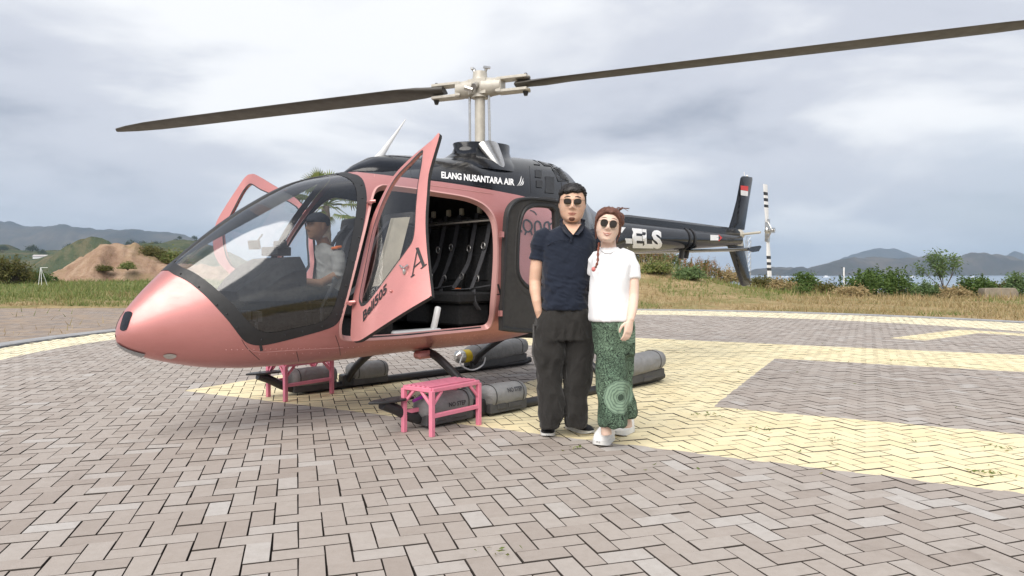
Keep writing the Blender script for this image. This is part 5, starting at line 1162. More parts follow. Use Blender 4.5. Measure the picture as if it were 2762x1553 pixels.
b = MB(); g_l = [hd_.on(x, z, .035) for x, z in ((-.17, -.80), (-.1, -.76), (0, -.75), (.1, -.76), (.17, -.80), (.15, -.90), (.08, -.96), (0, -.975), (-.08, -.96), (-.15, -.90))]; b.add(g_l + [hd_.on(0, -.86, .06)], [(i, (i + 1) % 10, 10) for i in range(10)]); b.build('goatee', 'hair_brown', man)
hd_.glasses(man, (.205, .155), .075)
b = MB(); b.loft(rings_of(mp2, [(606, 1543, 30, .072, .03), (618, 1540, 50, .09, .03), (632, 1535, 70, .108, .03), (648, 1532, 76, .122, .02), (672, 1531, 74, .132, .015), (705, 1530, 69, .136, .01), (750, 1527, 66, .136, 0), (790, 1525, 66, .142, 0), (820, 1525, 66, .146, 0), (834, 1525, 65, .142, 0)], 32, 2.5))
b.tube([mp2(1482, 630, .02), mp2(1463, 642, .01), mp2(1455, 666), mp2(1448, 702)], [.06, .07, .069, .062], 20); b.tube([mp2(1588, 632, .02), mp2(1602, 645, .04), mp2(1613, 675, .08), mp2(1625, 704, .13)], [.06, .068, .064, .058], 20)
sh = fuse(b, .0075, 4, 'polo_shirt', 'navy_polo', man, .014, 3, lambda c: .35 + .65 * smooth(1.3, .95, c[:, 2]), 1.8); 
cl = MB()     # collar leaves and placket
for sd, pts in ((1, [(1516, 592), (1520, 606), (1545, 634), (1537, 640), (1521, 625), (1509, 606)]), (-1, [(1571, 592), (1568, 606), (1547, 632), (1560, 634), (1572, 621), (1579, 604)])):
    v = [mp2(px, py, d_) for (px, py), d_ in zip(pts, (.03, -.035, -.108, -.122, -.11, -.02))]; cl.add(v + [p + np.array([0, .008, 0]) for p in v], [tuple(range(6)), tuple(range(6, 12))[::-1]] + [(i, (i + 1) % 6, 6 + (i + 1) % 6, 6 + i) for i in range(6)])
cl.tube([mp2(1511, 598, .10), mp2(1525, 592, .115), mp2(1560, 592, .115), mp2(1577, 598, .10)], .016, 8); cl.build('collar', 'navy_polo', sh, sharp=60)
nk = MB(); nk.add([mp2(1523, 604, -.060), mp2(1567, 604, -.060), mp2(1556, 620, -.105), mp2(1546, 633, -.1185), mp2(1534, 620, -.105)], [(0, 1, 2, 3, 4)]); nk.build('open_neck', 'skin_tan', man)
sw = MB(); sw.tube([mp2(px_, py_, -.128 + .00006 * (px_ - 1515) ** 2 / 2) for px_, py_ in ((1476, 663), (1490, 653), (1510, 648), (1536, 646))], .003, 6); sw.build('yoke_seam', 'navy_polo', sh)
pk = MB(); pk.box(mp2(1541, 643, -.119), (.016, .010, .06), 0, R(5)); pk.build('placket', 'navy_polo', sh, bevel=.003)
b = MB(); b.loft(rings_of(mp2, [(822, 1524, 62, .125, 0), (845, 1523, 72, .135, 0), (880, 1521, 78, .14, 0), (915, 1520, 80, .135, 0)], 30, 2.6))
def leg_(tab): b.loft(rings_of(mp2, tab, 26, 2.3))
leg_([(870, 1484, 40, .115, 0), (910, 1481, 44, .12, 0), (950, 1480, 44, .118, 0), (1003, 1482, 35, .105, 0), (1044, 1482, 33, .10, 0), (1086, 1487, 35, .10, 0), (1119, 1487, 33, .098, .0), (1142, 1485, 25, .085, 0), (1152, 1483, 23, .075, -.01)])
leg_([(870, 1560, 40, .115, 0), (910, 1562, 41, .12, .01), (950, 1562, 40, .118, .02), (1003, 1560, 39, .11, .03), (1030, 1558, 38, .108, .03), (1065, 1552, 32, .10, .03), (1106, 1552, 31, .10, .03), (1140, 1553, 29, .085, .03), (1150, 1555, 27, .08, .03)])
tr_o = fuse(b, .0085, 3, 'trousers', 'black_twill', man, .019, 8, None, .4)
pc = MB(); pc.box(mp2(1441, 900, -.02), (.012, .10, .13), .1); pc.build('cargo_pocket', 'black_twill', tr_o, bevel=.005)
mf_ = lambda px, py: ground_at(px, py) - MB0
a = mf_(1477, 1180); shoe(man, (a[0] + .0, a[1] + .0, 0), (a[0] + .02, a[1] + .27, 0), 'shoe_black', 'sole_white', .05, .10)
a = mf_(1598, 1172); shoe(man, (a[0], a[1], 0), (a[0] - .16, a[1] + .22, 0), 'shoe_black', 'sole_white', .05, .10)

# ---------------- woman
WB = np.array([(1652 - CX) / FPX * 4.55, 4.55, 0]); wom = empty('person', WB, 0, 'person in white t-shirt and green patterned trousers wearing sunglasses, leaning on the person in navy', 'person', 'people posing by the helicopter')
wp = person_frame(4.55, WB); K = 4.55 / FPX
hw_ = Head(wp(1640, 609, -.03), .110, R(-6), R(8), R(0), True)
b = MB(); hw_.mesh(b); b.tube([wp(1640, 640, .02), wp(1641, 662, .03), wp(1643, 690, .03)], [.050, .052, .062], 18)
b.tube([wp(1700, 705, .02), wp(1705, 735, -.01), wp(1707, 765, -.03), wp(1708, 800, -.05)], [.038, .041, .040, .036], 18); b.tube([wp(1708, 798, -.05), wp(1707, 822, -.09), wp(1704, 845, -.13), wp(1700, 864, -.15)], [.036, .034, .029, .025], 18)
hand(b, wp(1699.5, 865, -.152), (-.20, -.10, -1), (-.85, -.5, 0), (-.45, .85, 0), .88, .5)
b.tube([wp(1616, 702, .06), wp(1616, 745, .14), wp(1612, 790, .2)], [.042, .038, .034], 14); b.tube([wp(1612, 790, .2), wp(1590, 775, .27), wp(1570, 768, .33)], [.036, .031, .026], 14); hand(b, wp(1569, 768, .33), (-1, .3, 0), (0, 0, 1), (0, -1, 0), .85, .3)
for px_, py_, d_ in ((1634, 1150, -.05), (1690, 1130, .12)): b.tube([wp(px_, py_ - 40, d_), wp(px_, py_, d_), wp(px_ + 2, py_ + 22, d_)], [.042, .034, .036], 14)
b.loft([ell(wp(cx_, py, dy), rx * K, ry, 20) for py, cx_, rx, ry, dy in ((680, 1643, 24, .05, .03), (705, 1648, 40, .075, .03), (780, 1645, 40, .09, .01), (860, 1652, 44, .09, 0), (950, 1656, 40, .085, .01))])
for pts_, rr_ in (([wp(1645, 930, -.02), wp(1640, 1050, -.04), wp(1635, 1130, -.05)], [.07, .055, .036]), ([wp(1680, 930, .04), wp(1682, 1040, .08), wp(1690, 1120, .115)], [.07, .055, .036]), ([wp(1675, 700, .03), wp(1700, 708, .02)], [.045, .038]), ([wp(1628, 700, .03), wp(1616, 704, .06)], [.045, .04])): b.tube(pts_, rr_, 14)
body = fuse(b, .0048, 3, 'body', 'skin_fair', wom); body['label'] = 'bare forearm, hand, neck and smiling face'
b = MB()
def hl_w(t):
    f = math.sin(t)
    if f > .1: return .64 - .60 * abs(math.cos(t)) ** 2.6 + .02 * math.sin(11 * t)
    return -.45 - .1 * f if f < -.3 else -.30 + .2 * (f + .3)
hw_.cap(hl_w, lambda t, z: .07 + .07 * smooth(.1, .8, z) + .022 * math.sin(13 * t + 4 * z), b)
for sd, pts in ((1, [(.55, -.62, .55), (.69, -.38, .1), (.73, -.18, -.25), (.68, -.05, -.6), (.62, .05, -.95)]), (-1, [(-.52, -.55, .5), (-.68, -.3, .1), (-.69, -.1, -.2), (-.64, 0, -.55), (-.58, .05, -.85)])):
    for k_ in range(3): b.tube([hw_.P(np.array(p) + np.array([.015 * k_ * sd, .07 * k_, 0])) for p in crom(pts, 4)], np.linspace(.009, .003, 17), 6)
for k_ in range(10):
    a_ = RNG.uniform(-1, 1, 3); p0 = hw_.P((.35 * a_[0] + .25, -.1 + .2 * a_[1], 1.0)); b.tube([p0, p0 + np.array([.02 * a_[0] + .01, .01, .018]), p0 + np.array([.05 * a_[0] + .03, .02, .006 + .014 * a_[1]])], [.004, .003, .0015], 5)

for _ in range(150):
    t0 = RNG.uniform(-.1, 3.24); p_l = []
    for u_ in np.linspace(0, 1, 7):
        t_ = t0 + (1.2 if t0 < 1.57 else -1.2) * -u_ * 1.1; z_ = hl_w(t0) + (.93 - hl_w(t0)) * math.sin(u_ * 2.0) * RNG.uniform(.97, 1.0); q_ = head_point(t_, min(z_, .985), True); nr = q_ / np.linalg.norm(q_); p_l.append(hw_.P(q_ + nr * (.085 + .06 * smooth(.1, .8, z_) + RNG.normal(0, .012))))
    b.tube(p_l, [.0012, .0028, .0032, .0032, .003, .0025, .001], 5)
b.ball(hw_.P((.62, .25, .62)), (.035, .03, .035)); b.ball(hw_.P((.74, .2, .35)), (.024, .022, .034))
b.build('hair', 'hair_brown', wom, sharp=180)
b = MB(); pts = crom([wp(1616, 655, -.02), wp(1613, 680, -.10), wp(1612, 705, -.135), wp(1606, 722, -.145)], 6); b.tube(pts, [.0075 + .0025 * math.sin(i * 1.9) for i in range(len(pts))], 8); br2 = b.build('braid', 'beads', wom); tb2 = MB(); tb2.ball(wp(1601, 726, -.147), (.014, .01, .016)); tb2.build('braid_tie', 'lips_rose', br2)
ew = MB(); ew.tube([hw_.P((.70, -.05, -.2)), hw_.P((.72, -.05, -.55))], .005, 6); ew.build('earring', 'lips_rose', wom)
hw_.brows(wom, 'brow', .36, .17, .30, .022); hw_.mouth(wom, .27, 'lips_rose', smile=.09, teeth=True); hw_.glasses(wom, (.215, .215), .05, zc=.07)
b = MB(); b.loft([ell(wp(cx_, py, dy), rx * K, ry, 30, (1, 0, 0), (0, 1, 0), 2.4) for py, cx_, rx, ry, dy in ((668, 1643, 22, .066, .03), (678, 1645, 38, .082, .03), (692, 1648, 51, .098, .02), (715, 1649, 55, .118, .01), (745, 1646, 52, .128, 0), (790, 1643, 54, .13, 0), (830, 1645, 58, .133, 0), (858, 1650, 62, .135, 0), (866, 1651, 61, .132, 0))])
b.tube([wp(1670, 685, .02), wp(1692, 696, .015), wp(1702, 722, .0), wp(1706, 754, -.025)], [.05, .058, .060, .054], 18); b.tube([wp(1618, 688, .04), wp(1606, 705, .06), wp(1602, 740, .1)], [.05, .052, .048], 16)
ts = fuse(b, .0075, 4, 't_shirt', 'white_cotton', wom, .006, 21, None, .6)
nb2 = MB(); nb2.tube([wp(1619, 668, .03), wp(1622, 674, -.03), wp(1632, 681, -.066), wp(1645, 682, -.07), wp(1658, 677, -.05), wp(1666, 668, .02)], .006, 8); nb2.build('neckband', 'white_cotton', ts)
b = MB(); b.loft([ell(wp(cx_, py, dy), rx * K, ry, 30, (1, 0, 0), (0, 1, 0), 2.4) for py, cx_, rx, ry, dy in ((850, 1653, 56, .115, 0), (880, 1655, 58, .125, 0), (920, 1656, 56, .125, 0), (955, 1657, 54, .12, .01))])
b.loft([ell(wp(cx_, py, dy), rx * K, ry, 28, (1, 0, 0), (0, 1, 0), 2.2) for py, cx_, rx, ry, dy in ((930, 1648, 42, .105, -.02), (980, 1650, 42, .105, -.03), (1030, 1651, 40, .105, -.04), (1080, 1652, 40, .105, -.04), (1120, 1653, 38, .10, -.05), (1140, 1653, 38, .095, -.05), (1147, 1655, 36, .085, -.05))])
b.loft([ell(wp(cx_, py, dy), rx * K, ry, 26, (1, 0, 0), (0, 1, 0), 2.2) for py, cx_, rx, ry, dy in ((930, 1680, 32, .10, .04), (990, 1680, 31, .10, .07), (1050, 1678, 28, .10, .09), (1090, 1684, 30, .10, .10), (1110, 1690, 31, .095, .11), (1122, 1692, 26, .085, .11))])
fuse(b, .008, 2, 'trousers', 'batik_green', wom, .016, 31, None, .35)
wf = lambda px, py: ground_at(px, py) - WB
a = wf(1618, 1206); shoe(wom, (a[0] - .01, a[1] + .01, 0), (a[0] + .10, a[1] + .24, 0), 'shoe_white', 'sole_white', .054, .135, sole_h=.04, chunk=.8)
a = wf(1668, 1178); shoe(wom, (a[0] - .02, a[1] + .02, 0), (a[0] + .12, a[1] + .2, 0), 'shoe_white', 'sole_white', .054, .135, sole_h=.04, chunk=.8)

# ---------------- pilot in the far front seat (helicopter frame)
PB = HP + 1.5 * fw - .34 * pt + np.array([0, 0, .92]); pil = empty('person', PB, HYAW, 'person in cap and pale shirt seated at the controls behind the windshield', 'person')
lo_ = lambda x, y, z: np.array([x - 1.5, y + .34, z - .92])
ph = Head(lo_(1.61, -.34, 1.575), .115, R(90), 0, 0)
b = MB(); ph.mesh(b, 32, 28); b.tube([lo_(1.58, -.34, 1.48), lo_(1.53, -.34, 1.36)], [.052, .06], 14)
for s_ in (1, -1): b.tube([lo_(1.52, -.34 + s_ * .19, 1.16), lo_(1.70, -.34 + s_ * .2, 1.08), lo_(1.88, -.34 + s_ * .12, 1.10)], [.042, .038, .03], 12); hand(b, lo_(1.88, -.34 + s_ * .12, 1.10), (1, 0, -.1), (0, -s_, .3), (0, 0, -1), .9, .9)
fuse(b, .006, 2, 'body', 'skin_dark', pil)
b = MB(); b.loft([ell(lo_(x_, -.34, z_), rx, ry, 22, (0, 1, 0), (1, 0, .25), 2.3) for x_, z_, rx, ry in ((1.50, .93, .165, .115), (1.49, 1.05, .165, .12), (1.49, 1.2, .175, .12), (1.51, 1.32, .18, .105), (1.53, 1.39, .12, .08), (1.54, 1.42, .06, .06))])
for s_ in (1, -1): b.tube([lo_(1.52, -.34 + s_ * .15, 1.34), lo_(1.52, -.34 + s_ * .2, 1.25), lo_(1.54, -.34 + s_ * .2, 1.14)], [.065, .06, .052], 14)
ps_ = fuse(b, .008, 3, 'shirt', 'pale_shirt', pil, .01, 40); ep_ = MB(); ep_.box(lo_(1.53, -.17, 1.39), (.06, .09, .02), 0, .3); ep_.build('epaulette', 'orange_cloth', ps_, bevel=.005)
b = MB()
for s_ in (1, -1): b.tube([lo_(1.50, -.34 + s_ * .09, .97), lo_(1.75, -.34 + s_ * .11, 1.0), lo_(1.98, -.34 + s_ * .12, .98)], [.09, .08, .065], 16); b.tube([lo_(1.98, -.34 + s_ * .12, .98), lo_(2.12, -.34 + s_ * .12, .80), lo_(2.25, -.34 + s_ * .12, .67)], [.065, .055, .045], 14)
fuse(b, .01, 2, 'trousers', 'black_twill', pil)
b = MB(); ph.cap(lambda t: .30 if math.sin(t) > -.2 else .05, lambda t, z: .06 + .05 * smooth(.3, .7, z), b, 32, 14)
v = [ph.P((x, -.80 - .45 * math.sqrt(max(0, 1 - (x / .62) ** 2)) + .0, .36 - .10 * (1 - abs(x)))) for x in np.linspace(-.6, .6, 11)] + [ph.P((x, -.66 + .2 * abs(x), .38)) for x in np.linspace(-.6, .6, 11)]; b.add(v + [p + np.array([0, 0, .008]) for p in v], [(i, i + 1, 12 + i, 11 + i) for i in range(10)] + [(22 + i, 33 + i, 34 + i, 23 + i) for i in range(10)]); b.build('cap', 'cap_navy', pil, sharp=60)
for s_ in (1, -1): shoe(pil, lo_(2.40, -.34 + s_ * .12, .62), lo_(2.18, -.34 + s_ * .12, .62), 'shoe_black', 'shoe_black', .042, .08)
# ================================================================== vegetation, far things, haze
def leaf_mat(name, cols, trans=.25):
    m = NT(name); g = m.n('ShaderNodeNewGeometry'); c = m.ramp(g.outputs['Random Per Island'], *[(i / (len(cols) - 1), q) for i, q in enumerate(cols)])
    m.P(base_color=c, roughness=.6, specular=.25); tl = m.n('ShaderNodeBsdfTranslucent'); m.l(c, tl.inputs[0]); mx = m.n('ShaderNodeMixShader'); mx.inputs[0].default_value = trans
    m.l(m.b.outputs[0], mx.inputs[1]); m.l(tl.outputs[0], mx.inputs[2]); m.l(mx.outputs[0], m.o.inputs[0])
leaf_mat('leaf_green', [(.05, .09, .02), (.085, .14, .03), (.12, .18, .045), (.07, .12, .03)]); leaf_mat('leaf_olive', [(.09, .095, .025), (.14, .135, .04), (.17, .14, .05), (.10, .12, .03)])
leaf_mat('leaf_pale', [(.10, .16, .06), (.14, .21, .08), (.18, .24, .10), (.09, .15, .06)]); leaf_mat('leaf_dark', [(.03, .05, .02), (.05, .075, .025), (.065, .085, .03)])
leaf_mat('straw', [(.30, .215, .10), (.40, .30, .16), (.47, .37, .21), (.24, .21, .085), (.34, .24, .12)]); leaf_mat('grass_green', [(.12, .17, .045), (.16, .21, .06), (.22, .24, .08), (.30, .25, .11)]); leaf_mat('rust_weed', [(.22, .09, .045), (.30, .14, .07), (.26, .17, .08), (.18, .14, .05)])
leaf_mat('palm_leaf', [(.11, .16, .04), (.16, .21, .06), (.22, .25, .08), (.30, .27, .10)], .35)
plain('bark', (.13, .10, .075), .9, 0, .3, 12, .6, 40); plain('weathered_concrete', (.23, .195, .15), .9, 0, .25, 5, .5, 30); plain('tin_roof', (.45, .42, .40), .6)
def leaf_mesh(centres, size, rng, aspect=.45, droop=0, both=1):
    n = len(centres); d = rng.normal(0, 1, (n, 3)); d[:, 2] = d[:, 2] * .6 - droop; d /= np.linalg.norm(d, axis=1, keepdims=True); s = np.cross(d, rng.normal(0, 1, (n, 3))); s /= np.linalg.norm(s, axis=1, keepdims=True)
    L_ = size * rng.uniform(.6, 1.3, (n, 1)); a = centres - d * L_ / 2; t = centres + d * L_ / 2; w = s * L_ * aspect / 2; nn = np.cross(d, s) * L_ * .08
    V = np.stack([a, centres + w + nn, t, centres - w + nn], 1).reshape(-1, 3); F = np.arange(n * 4).reshape(-1, 4); return V, F
def clumps(rng, c, rad, ncl, per, spread, hollow=.55):
    u = rng.normal(0, 1, (ncl, 3)); u /= np.linalg.norm(u, axis=1, keepdims=True); u[:, 2] = np.abs(u[:, 2]) * 1.0 - .15 * rng.uniform(0, 1, ncl); r = hollow + (1 - hollow) * rng.uniform(0, 1, (ncl, 1)) ** .6
    cc = np.array(c) + u * r * np.array(rad) * rng.uniform(.75, 1.12, (ncl, 1)); p = cc[:, None, :] + rng.normal(0, 1, (ncl, per, 3)) * spread * rng.uniform(.6, 1.4, (ncl, 1, 1)); return p.reshape(-1, 3), cc
def shrub(name, px, base_py, Y, w, h, mat, label, seed, ncl=70, per=46, leaf=.15, spread=.15, group=None, cat='shrub', zb=None, stems=True, z0=.15):
    rng = np.random.default_rng(seed); X = (px - CX) / FPX * Y; z = float(terrain(X, Y)) if zb is None else zb
    root = empty(name, (X, Y, z), 0, label, cat, group)
    pts, cc = clumps(rng, (0, 0, h * .20), (w / 2, w / 2 * .8, h * .72), ncl, per, spread, .35); wisp = cc[rng.integers(0, len(cc), ncl // 2)] ; wisp = (wisp[:, None] + (rng.uniform(0, 1, (len(wisp), 14, 1)) * np.array([[[.04, .02, .30 * h]]])) + rng.normal(0, .035, (len(wisp), 14, 3))).reshape(-1, 3); pts = np.vstack([pts, wisp]); pts[:, 2] = np.maximum(pts[:, 2], .02 + .1 * rng.uniform(0, 1, len(pts)))
    V, F = leaf_mesh(pts, leaf, rng); from_arrays('foliage', V, F, mat, root)
    if stems:
        b = MB()
        for q in cc[::max(1, len(cc) // 14)]: b.tube([(q[0] * .12, q[1] * .12, -.12), (q[0] * .5, q[1] * .5, q[2] * .45), tuple(q)], [.02 * h, .014 * h, .006 * h], 5)
        b.build('stems', 'bark', root)
    return root
SG = 'shrubs along the edge of the helipad clearing'
shrub('shrub', 2168, 800, 39, 2.0, 1.25, 'leaf_green', 'small bright green shrub between the tail rotor and the white marker post', 1, group=SG)
shrub('shrub', 2368, 808, 37, 4.0, 1.65, 'leaf_green', 'wide low green shrub in front of the white marker post', 2, 130, 50, .16, .17, group=SG)
shrub('shrub', 2632, 812, 36, 2.1, 1.25, 'leaf_green', 'rounded green shrub right behind the low concrete block', 3, group=SG)
shrub('shrub', 2745, 806, 36, 1.5, 1.35, 'leaf_pale', 'pale green shrub past the far end of the low concrete block', 4, 55, 44, .14, group=SG)
shrub('shrub', 2062, 790, 41, 2.2, 1.0, 'leaf_olive', 'dull olive shrub at the foot of the tail rotor, on the bank', 5, 55, 44, .14, group=SG)
shrub('shrub', 2520, 806, 38, 1.6, .7, 'leaf_olive', 'low olive shrub under the leafy sapling', 6, 40, 36, .12, group=SG)
shrub('shrub', 2170, 815, 33, .9, .5, 'leaf_green', 'tiny green shrub low in the dry grass', 7, 24, 30, .10, group=SG)
shrub('shrub', 18, 765, 52, 4.4, 2.1, 'leaf_olive', 'dark yellow-green shrub beside the white frame posts', 8, 130, 46, .2, .22, group=SG)
shrub('shrub', 95, 762, 56, 3.4, .8, 'leaf_green', 'low green shrub patch behind the white frame posts', 9, 70, 44, .18, .2, group=SG)
for i, (px, Y, w, h, mt, lb) in enumerate(((2110, 38, 1.8, .7, 'straw', 'dry straw bush left of the small bright green shrub'), (2235, 37.5, 1.6, .7, 'leaf_olive', 'olive brush filling the gap before the wide low shrub'), (2300, 35.5, 2.2, .55, 'straw', 'dry straw brush at the foot of the wide low shrub'), (2480, 36, 1.9, .8, 'leaf_pale', 'pale green brush right of the wide low shrub'), (2575, 35, 1.7, .5, 'straw', 'dry straw brush at the foot of the leafy sapling'), (2690, 37.5, 2.0, .9, 'leaf_olive', 'olive brush rising behind the low concrete block'))):
    shrub('shrub', px, 0, Y, w, h, mt, lb, 80 + i, 60, 34, .13, .15, SG)
# sapling with open branches
def sapling(px, Y, h, label, seed):
    rng = np.random.default_rng(seed); X = (px - CX) / FPX * Y; root = empty('leafy_sapling', (X, Y, float(terrain(X, Y))), 0, label, 'tree'); b = MB(); tips = []
    for k in range(9):
        a = rng.uniform(0, 2 * math.pi); r = rng.uniform(.3, 1.6); z = rng.uniform(.6, 1) * h; tip = np.array([r * math.cos(a), r * .6 * math.sin(a), z]); mid = tip * [.45, .45, .6] + rng.normal(0, .08, 3)
        pp = crom([(0, 0, -.2), (0.02, 0, .3), mid, tip], 4); b.tube(pp, np.linspace(.035, .008, len(pp)), 6); tips += [tip, mid * .4 + tip * .6, tip + rng.normal(0, .25, 3)]
    b.build('trunk', 'bark', root); tips = np.array(tips); pts = (tips[:, None] + rng.normal(0, .17, (len(tips), 60, 3))).reshape(-1, 3); V, F = leaf_mesh(pts, .15, rng, .45); from_arrays('crown', V, F, 'leaf_pale', root)
sapling(2545, 37, 2.35, 'young tree with open feathery pale green branches above the low concrete block', 21)
# fan palm behind the cabin
def palm(X, Y, H, label, seed):
    rng = np.random.default_rng(seed); z0 = float(terrain(X, Y)); root = empty('palm_tree', (X, Y, z0), 0, label, 'palm'); b = MB(); n = 14
    b.loft([ell((.06 * math.sin(t * 3), 0, -.3 + (H + .25) * t), .17 - .05 * t + .015 * (i % 2), .17 - .05 * t + .015 * (i % 2), 14) for i, t in enumerate(np.linspace(0, 1, 26))]); b.build('trunk', 'bark', root, sharp=180)
    V, F = [], []; st = MB(); o = 0
    for k in range(34):
        a = rng.uniform(0, 2 * math.pi); el = rng.uniform(-.5, 1.35); d = np.array([math.cos(a) * math.cos(el), math.sin(a) * math.cos(el), math.sin(el)]); L_ = rng.uniform(.55, .9); c = np.array([0.05, 0, H]) ; e = c + d * L_ - np.array([0, 0, .12 * L_])
        st.tube([c, c + d * L_ * .5, e], [.018, .012, .009], 5); sd = np.cross(d, [0, 0, 1]); sd /= np.linalg.norm(sd) + 1e-6; upn = np.cross(sd, d); nb = 21; R_ = rng.uniform(.45, .68)
        for j in range(nb):
            q = (j / (nb - 1) - .5) * 3.6; dd = d * math.cos(q) + sd * math.sin(q) + upn * .12; tip = e + dd * R_ * (.75 + .25 * math.cos(q)) - np.array([0, 0, .16 + .14 * abs(math.sin(q))]) * R_; mid = e + dd * R_ * .5 - np.array([0, 0, .02]); w = np.cross(dd, upn); w /= np.linalg.norm(w) + 1e-6; w *= .028
            V += [e, mid + w, tip, mid - w]; F.append((o, o + 1, o + 2, o + 3)); o += 4
    st.build('stalks', 'palm_leaf', root); from_arrays('crown', np.array(V), np.array(F), 'palm_leaf', root)
palm(-5.85, 21.4, 3.45, 'fan palm with spiky green fronds rising behind the cabin roof', 31)
# shrubs on the earth mound and on the slope behind
MG = 'shrubs on the earth mound'
shrub('shrub', 400, 690, 66, 3.3, 1.25, 'leaf_olive', 'olive bush crowning the red earth mound', 41, 140, 44, .22, .24, MG, zb=2.7)
shrub('shrub', 470, 700, 66, 2.6, 1.0, 'grass_green', 'olive bush on the shoulder of the red earth mound, next to the nose', 42, 100, 40, .22, .24, MG, zb=2.4)
shrub('shrub', 345, 728, 60.8, 1.3, .5, 'grass_green', 'small green tuft halfway down the red earth mound', 43, 40, 36, .16, .14, MG, zb=1.8)
shrub('shrub', 280, 730, 60.5, 1.4, .45, 'leaf_olive', 'small dry tuft low on the face of the red earth mound', 44, 36, 36, .16, .14, MG, zb=1.6)
rng = np.random.default_rng(5); TV = []
for k in range(3):
    pts, _ = clumps(rng, (0, 0, 3.2), (3.2, 3.2, 2.8), 40, 18, .6); V, F = leaf_mesh(pts, .75, rng); me = from_arrays('crown', V, F, 'leaf_dark'); tb_ = MB(); tb_.tube([(0, 0, -1), (0, 0, 2), (.2, 0, 4)], [.25, .2, .1], 6); t_ = tb_.build('trunk', 'bark'); TV.append((me.data, t_.data)); bpy.data.objects.remove(me); bpy.data.objects.remove(t_)
for i in range(34):
    px = [12, 52, 125, 185, 255, 470, 500, 520][i] if i < 8 else rng.uniform(-40, 560); Y = 720 + rng.uniform(-30, 300); 
    sky_y = np.interp(px, [-300, -100, -20, 20, 40, 90, 140, 200, 260, 330, 440, 500, 545, 620], [700, 668, 663, 661, 672, 679, 677, 672, 668, 668, 662, 646, 650, 690]); zt = CAM_H + (HOR - sky_y) / FPX * 900
    vv = (Y - 900) / 260; zg = -14 + (zt + 14) * max(0, 1 - abs(vv) ** 1.5); root = empty('slope_tree', ((px - CX) / FPX * 900 * (1 + vv * 260 / 900 * .6), Y, zg - .4), rng.uniform(0, 6), 'dark scrubby tree on the hazy slope beyond the red mound', 'tree', 'trees on the hazy slope'); s_ = rng.uniform(.9, 2.2); root.scale = (s_, s_, s_ * .9)
    for nm, me in zip(('crown', 'trunk'), TV[i % 3]): o = bpy.data.objects.new(nm, me); COL.objects.link(o); o.parent = root
BG = 'shrubs on the bank under the tail boom'
for i, (px, Y, w, h, mt, lb) in enumerate(((1735, 37, 2.2, 1.0, 'leaf_olive', 'olive scrub on top of the bank, just past the person in white'), (1800, 38, 2.0, .9, 'leaf_pale', 'pale green scrub on the bank behind the rusty weeds'), (1890, 38.5, 2.4, .9, 'leaf_olive', 'olive scrub on the falling side of the bank, before the lower fin'), (1960, 39, 2.0, .8, 'straw', 'straw-coloured dry bush at the lower fin'), (1770, 33, 1.4, .5, 'grass_green', 'low yellow-green bush at the front foot of the bank'), (1860, 32.5, 1.6, .5, 'leaf_pale', 'low pale bush at the front foot of the bank, below the stabiliser'))):
    shrub('shrub', px, 0, Y, w, h, mt, lb, 60 + i, 60, 34, .12, .14, BG)
# tall dry weeds on the bank
rng = np.random.default_rng(8)
for i, px in enumerate((1738, 1762, 1785, 1808, 1842, 1866, 1880, 1905, 1935)):
    Y = 35.5 + rng.uniform(-1.5, 1.5); X = (px - CX) / FPX * Y; root = empty('dry_weed', (X, Y, float(terrain(X, Y)) - .05), 0, 'clump of tall rusty dry weeds on the bank under the tail boom', 'weed', 'dry weeds on the bank'); b = MB(); P = []
    for k in range(9):
        a = rng.normal(0, .28, 2); h = rng.uniform(.6, 1.15); tip = np.array([a[0] + rng.normal(0, .1), a[1], h]); b.tube([(a[0] * .4, a[1] * .4, 0), (a[0] * .8, a[1] * .8, h * .6), tip], [.008, .006, .004], 4); P.append(tip * [1, 1, .85] + rng.normal(0, 1, (26, 3)) * [.035, .035, .13])
    b.build('stalks', 'straw', root); V, F = leaf_mesh(np.vstack(P), .07, rng, .5); tag(from_arrays('seed_heads', V, F, 'rust_weed', root), kind='stuff')
# grass: one mass of blades round the pad
rng = np.random.default_rng(77); N = 150000
Yg = 12 + 50 * rng.uniform(0, 1, N) ** 1.25; Xg = rng.uniform(-.85, .85, N) * Yg
r = np.hypot(Xg - RO[0][0], Yg - RO[0][1]); az = np.arctan2(Xg, Yg); onap = (az < -.12) & (Yg < 25.8); dens = gnoise(Xg, Yg, 2.2, 3) * .6 + gnoise(Xg, Yg, .7, 6) * .5
ok = (r > RO[1] + .36) & (~onap | (rng.uniform(0, 1, N) < .012)) & (dens > rng.uniform(.1, .75, N)); Xg, Yg, az = Xg[ok], Yg[ok], az[ok]; n = len(Xg); Zg = terrain(Xg, Yg) - .02
hgt = rng.uniform(.05, .22, n) * (.5 + gnoise(Xg, Yg, 3.0, 9)) * (1 + .6 * (Yg > 30)); an_ = rng.uniform(0, 2 * math.pi, n); wd = .006 + .00045 * Yg; ln = rng.normal(0, .45, (n, 2)) * hgt[:, None]
base = np.stack([Xg, Yg, Zg], -1); wv = np.stack([np.cos(an_) * wd, np.sin(an_) * wd, np.zeros(n)], -1); tip = base + np.stack([ln[:, 0], ln[:, 1], hgt], -1)
tall = (Yg > 27) & (Yg < 40) & (az > .05) & (rng.uniform(0, 1, n) < .05); tip[tall, 2] += rng.uniform(.1, .4, tall.sum())
gsel = (gnoise(Xg, Yg, 4.5, 14) + .55 * (az < -.2) * (Yg > 30) - .12 * (az > .1) > .62)
tag(from_arrays('dry_grass', np.stack([base - wv, base + wv, tip], 1)[~gsel].reshape(-1, 3), np.arange((~gsel).sum() * 3).reshape(-1, 3), 'straw'), 'dry straw-coloured grass round the helipad', 'grass', kind='stuff')
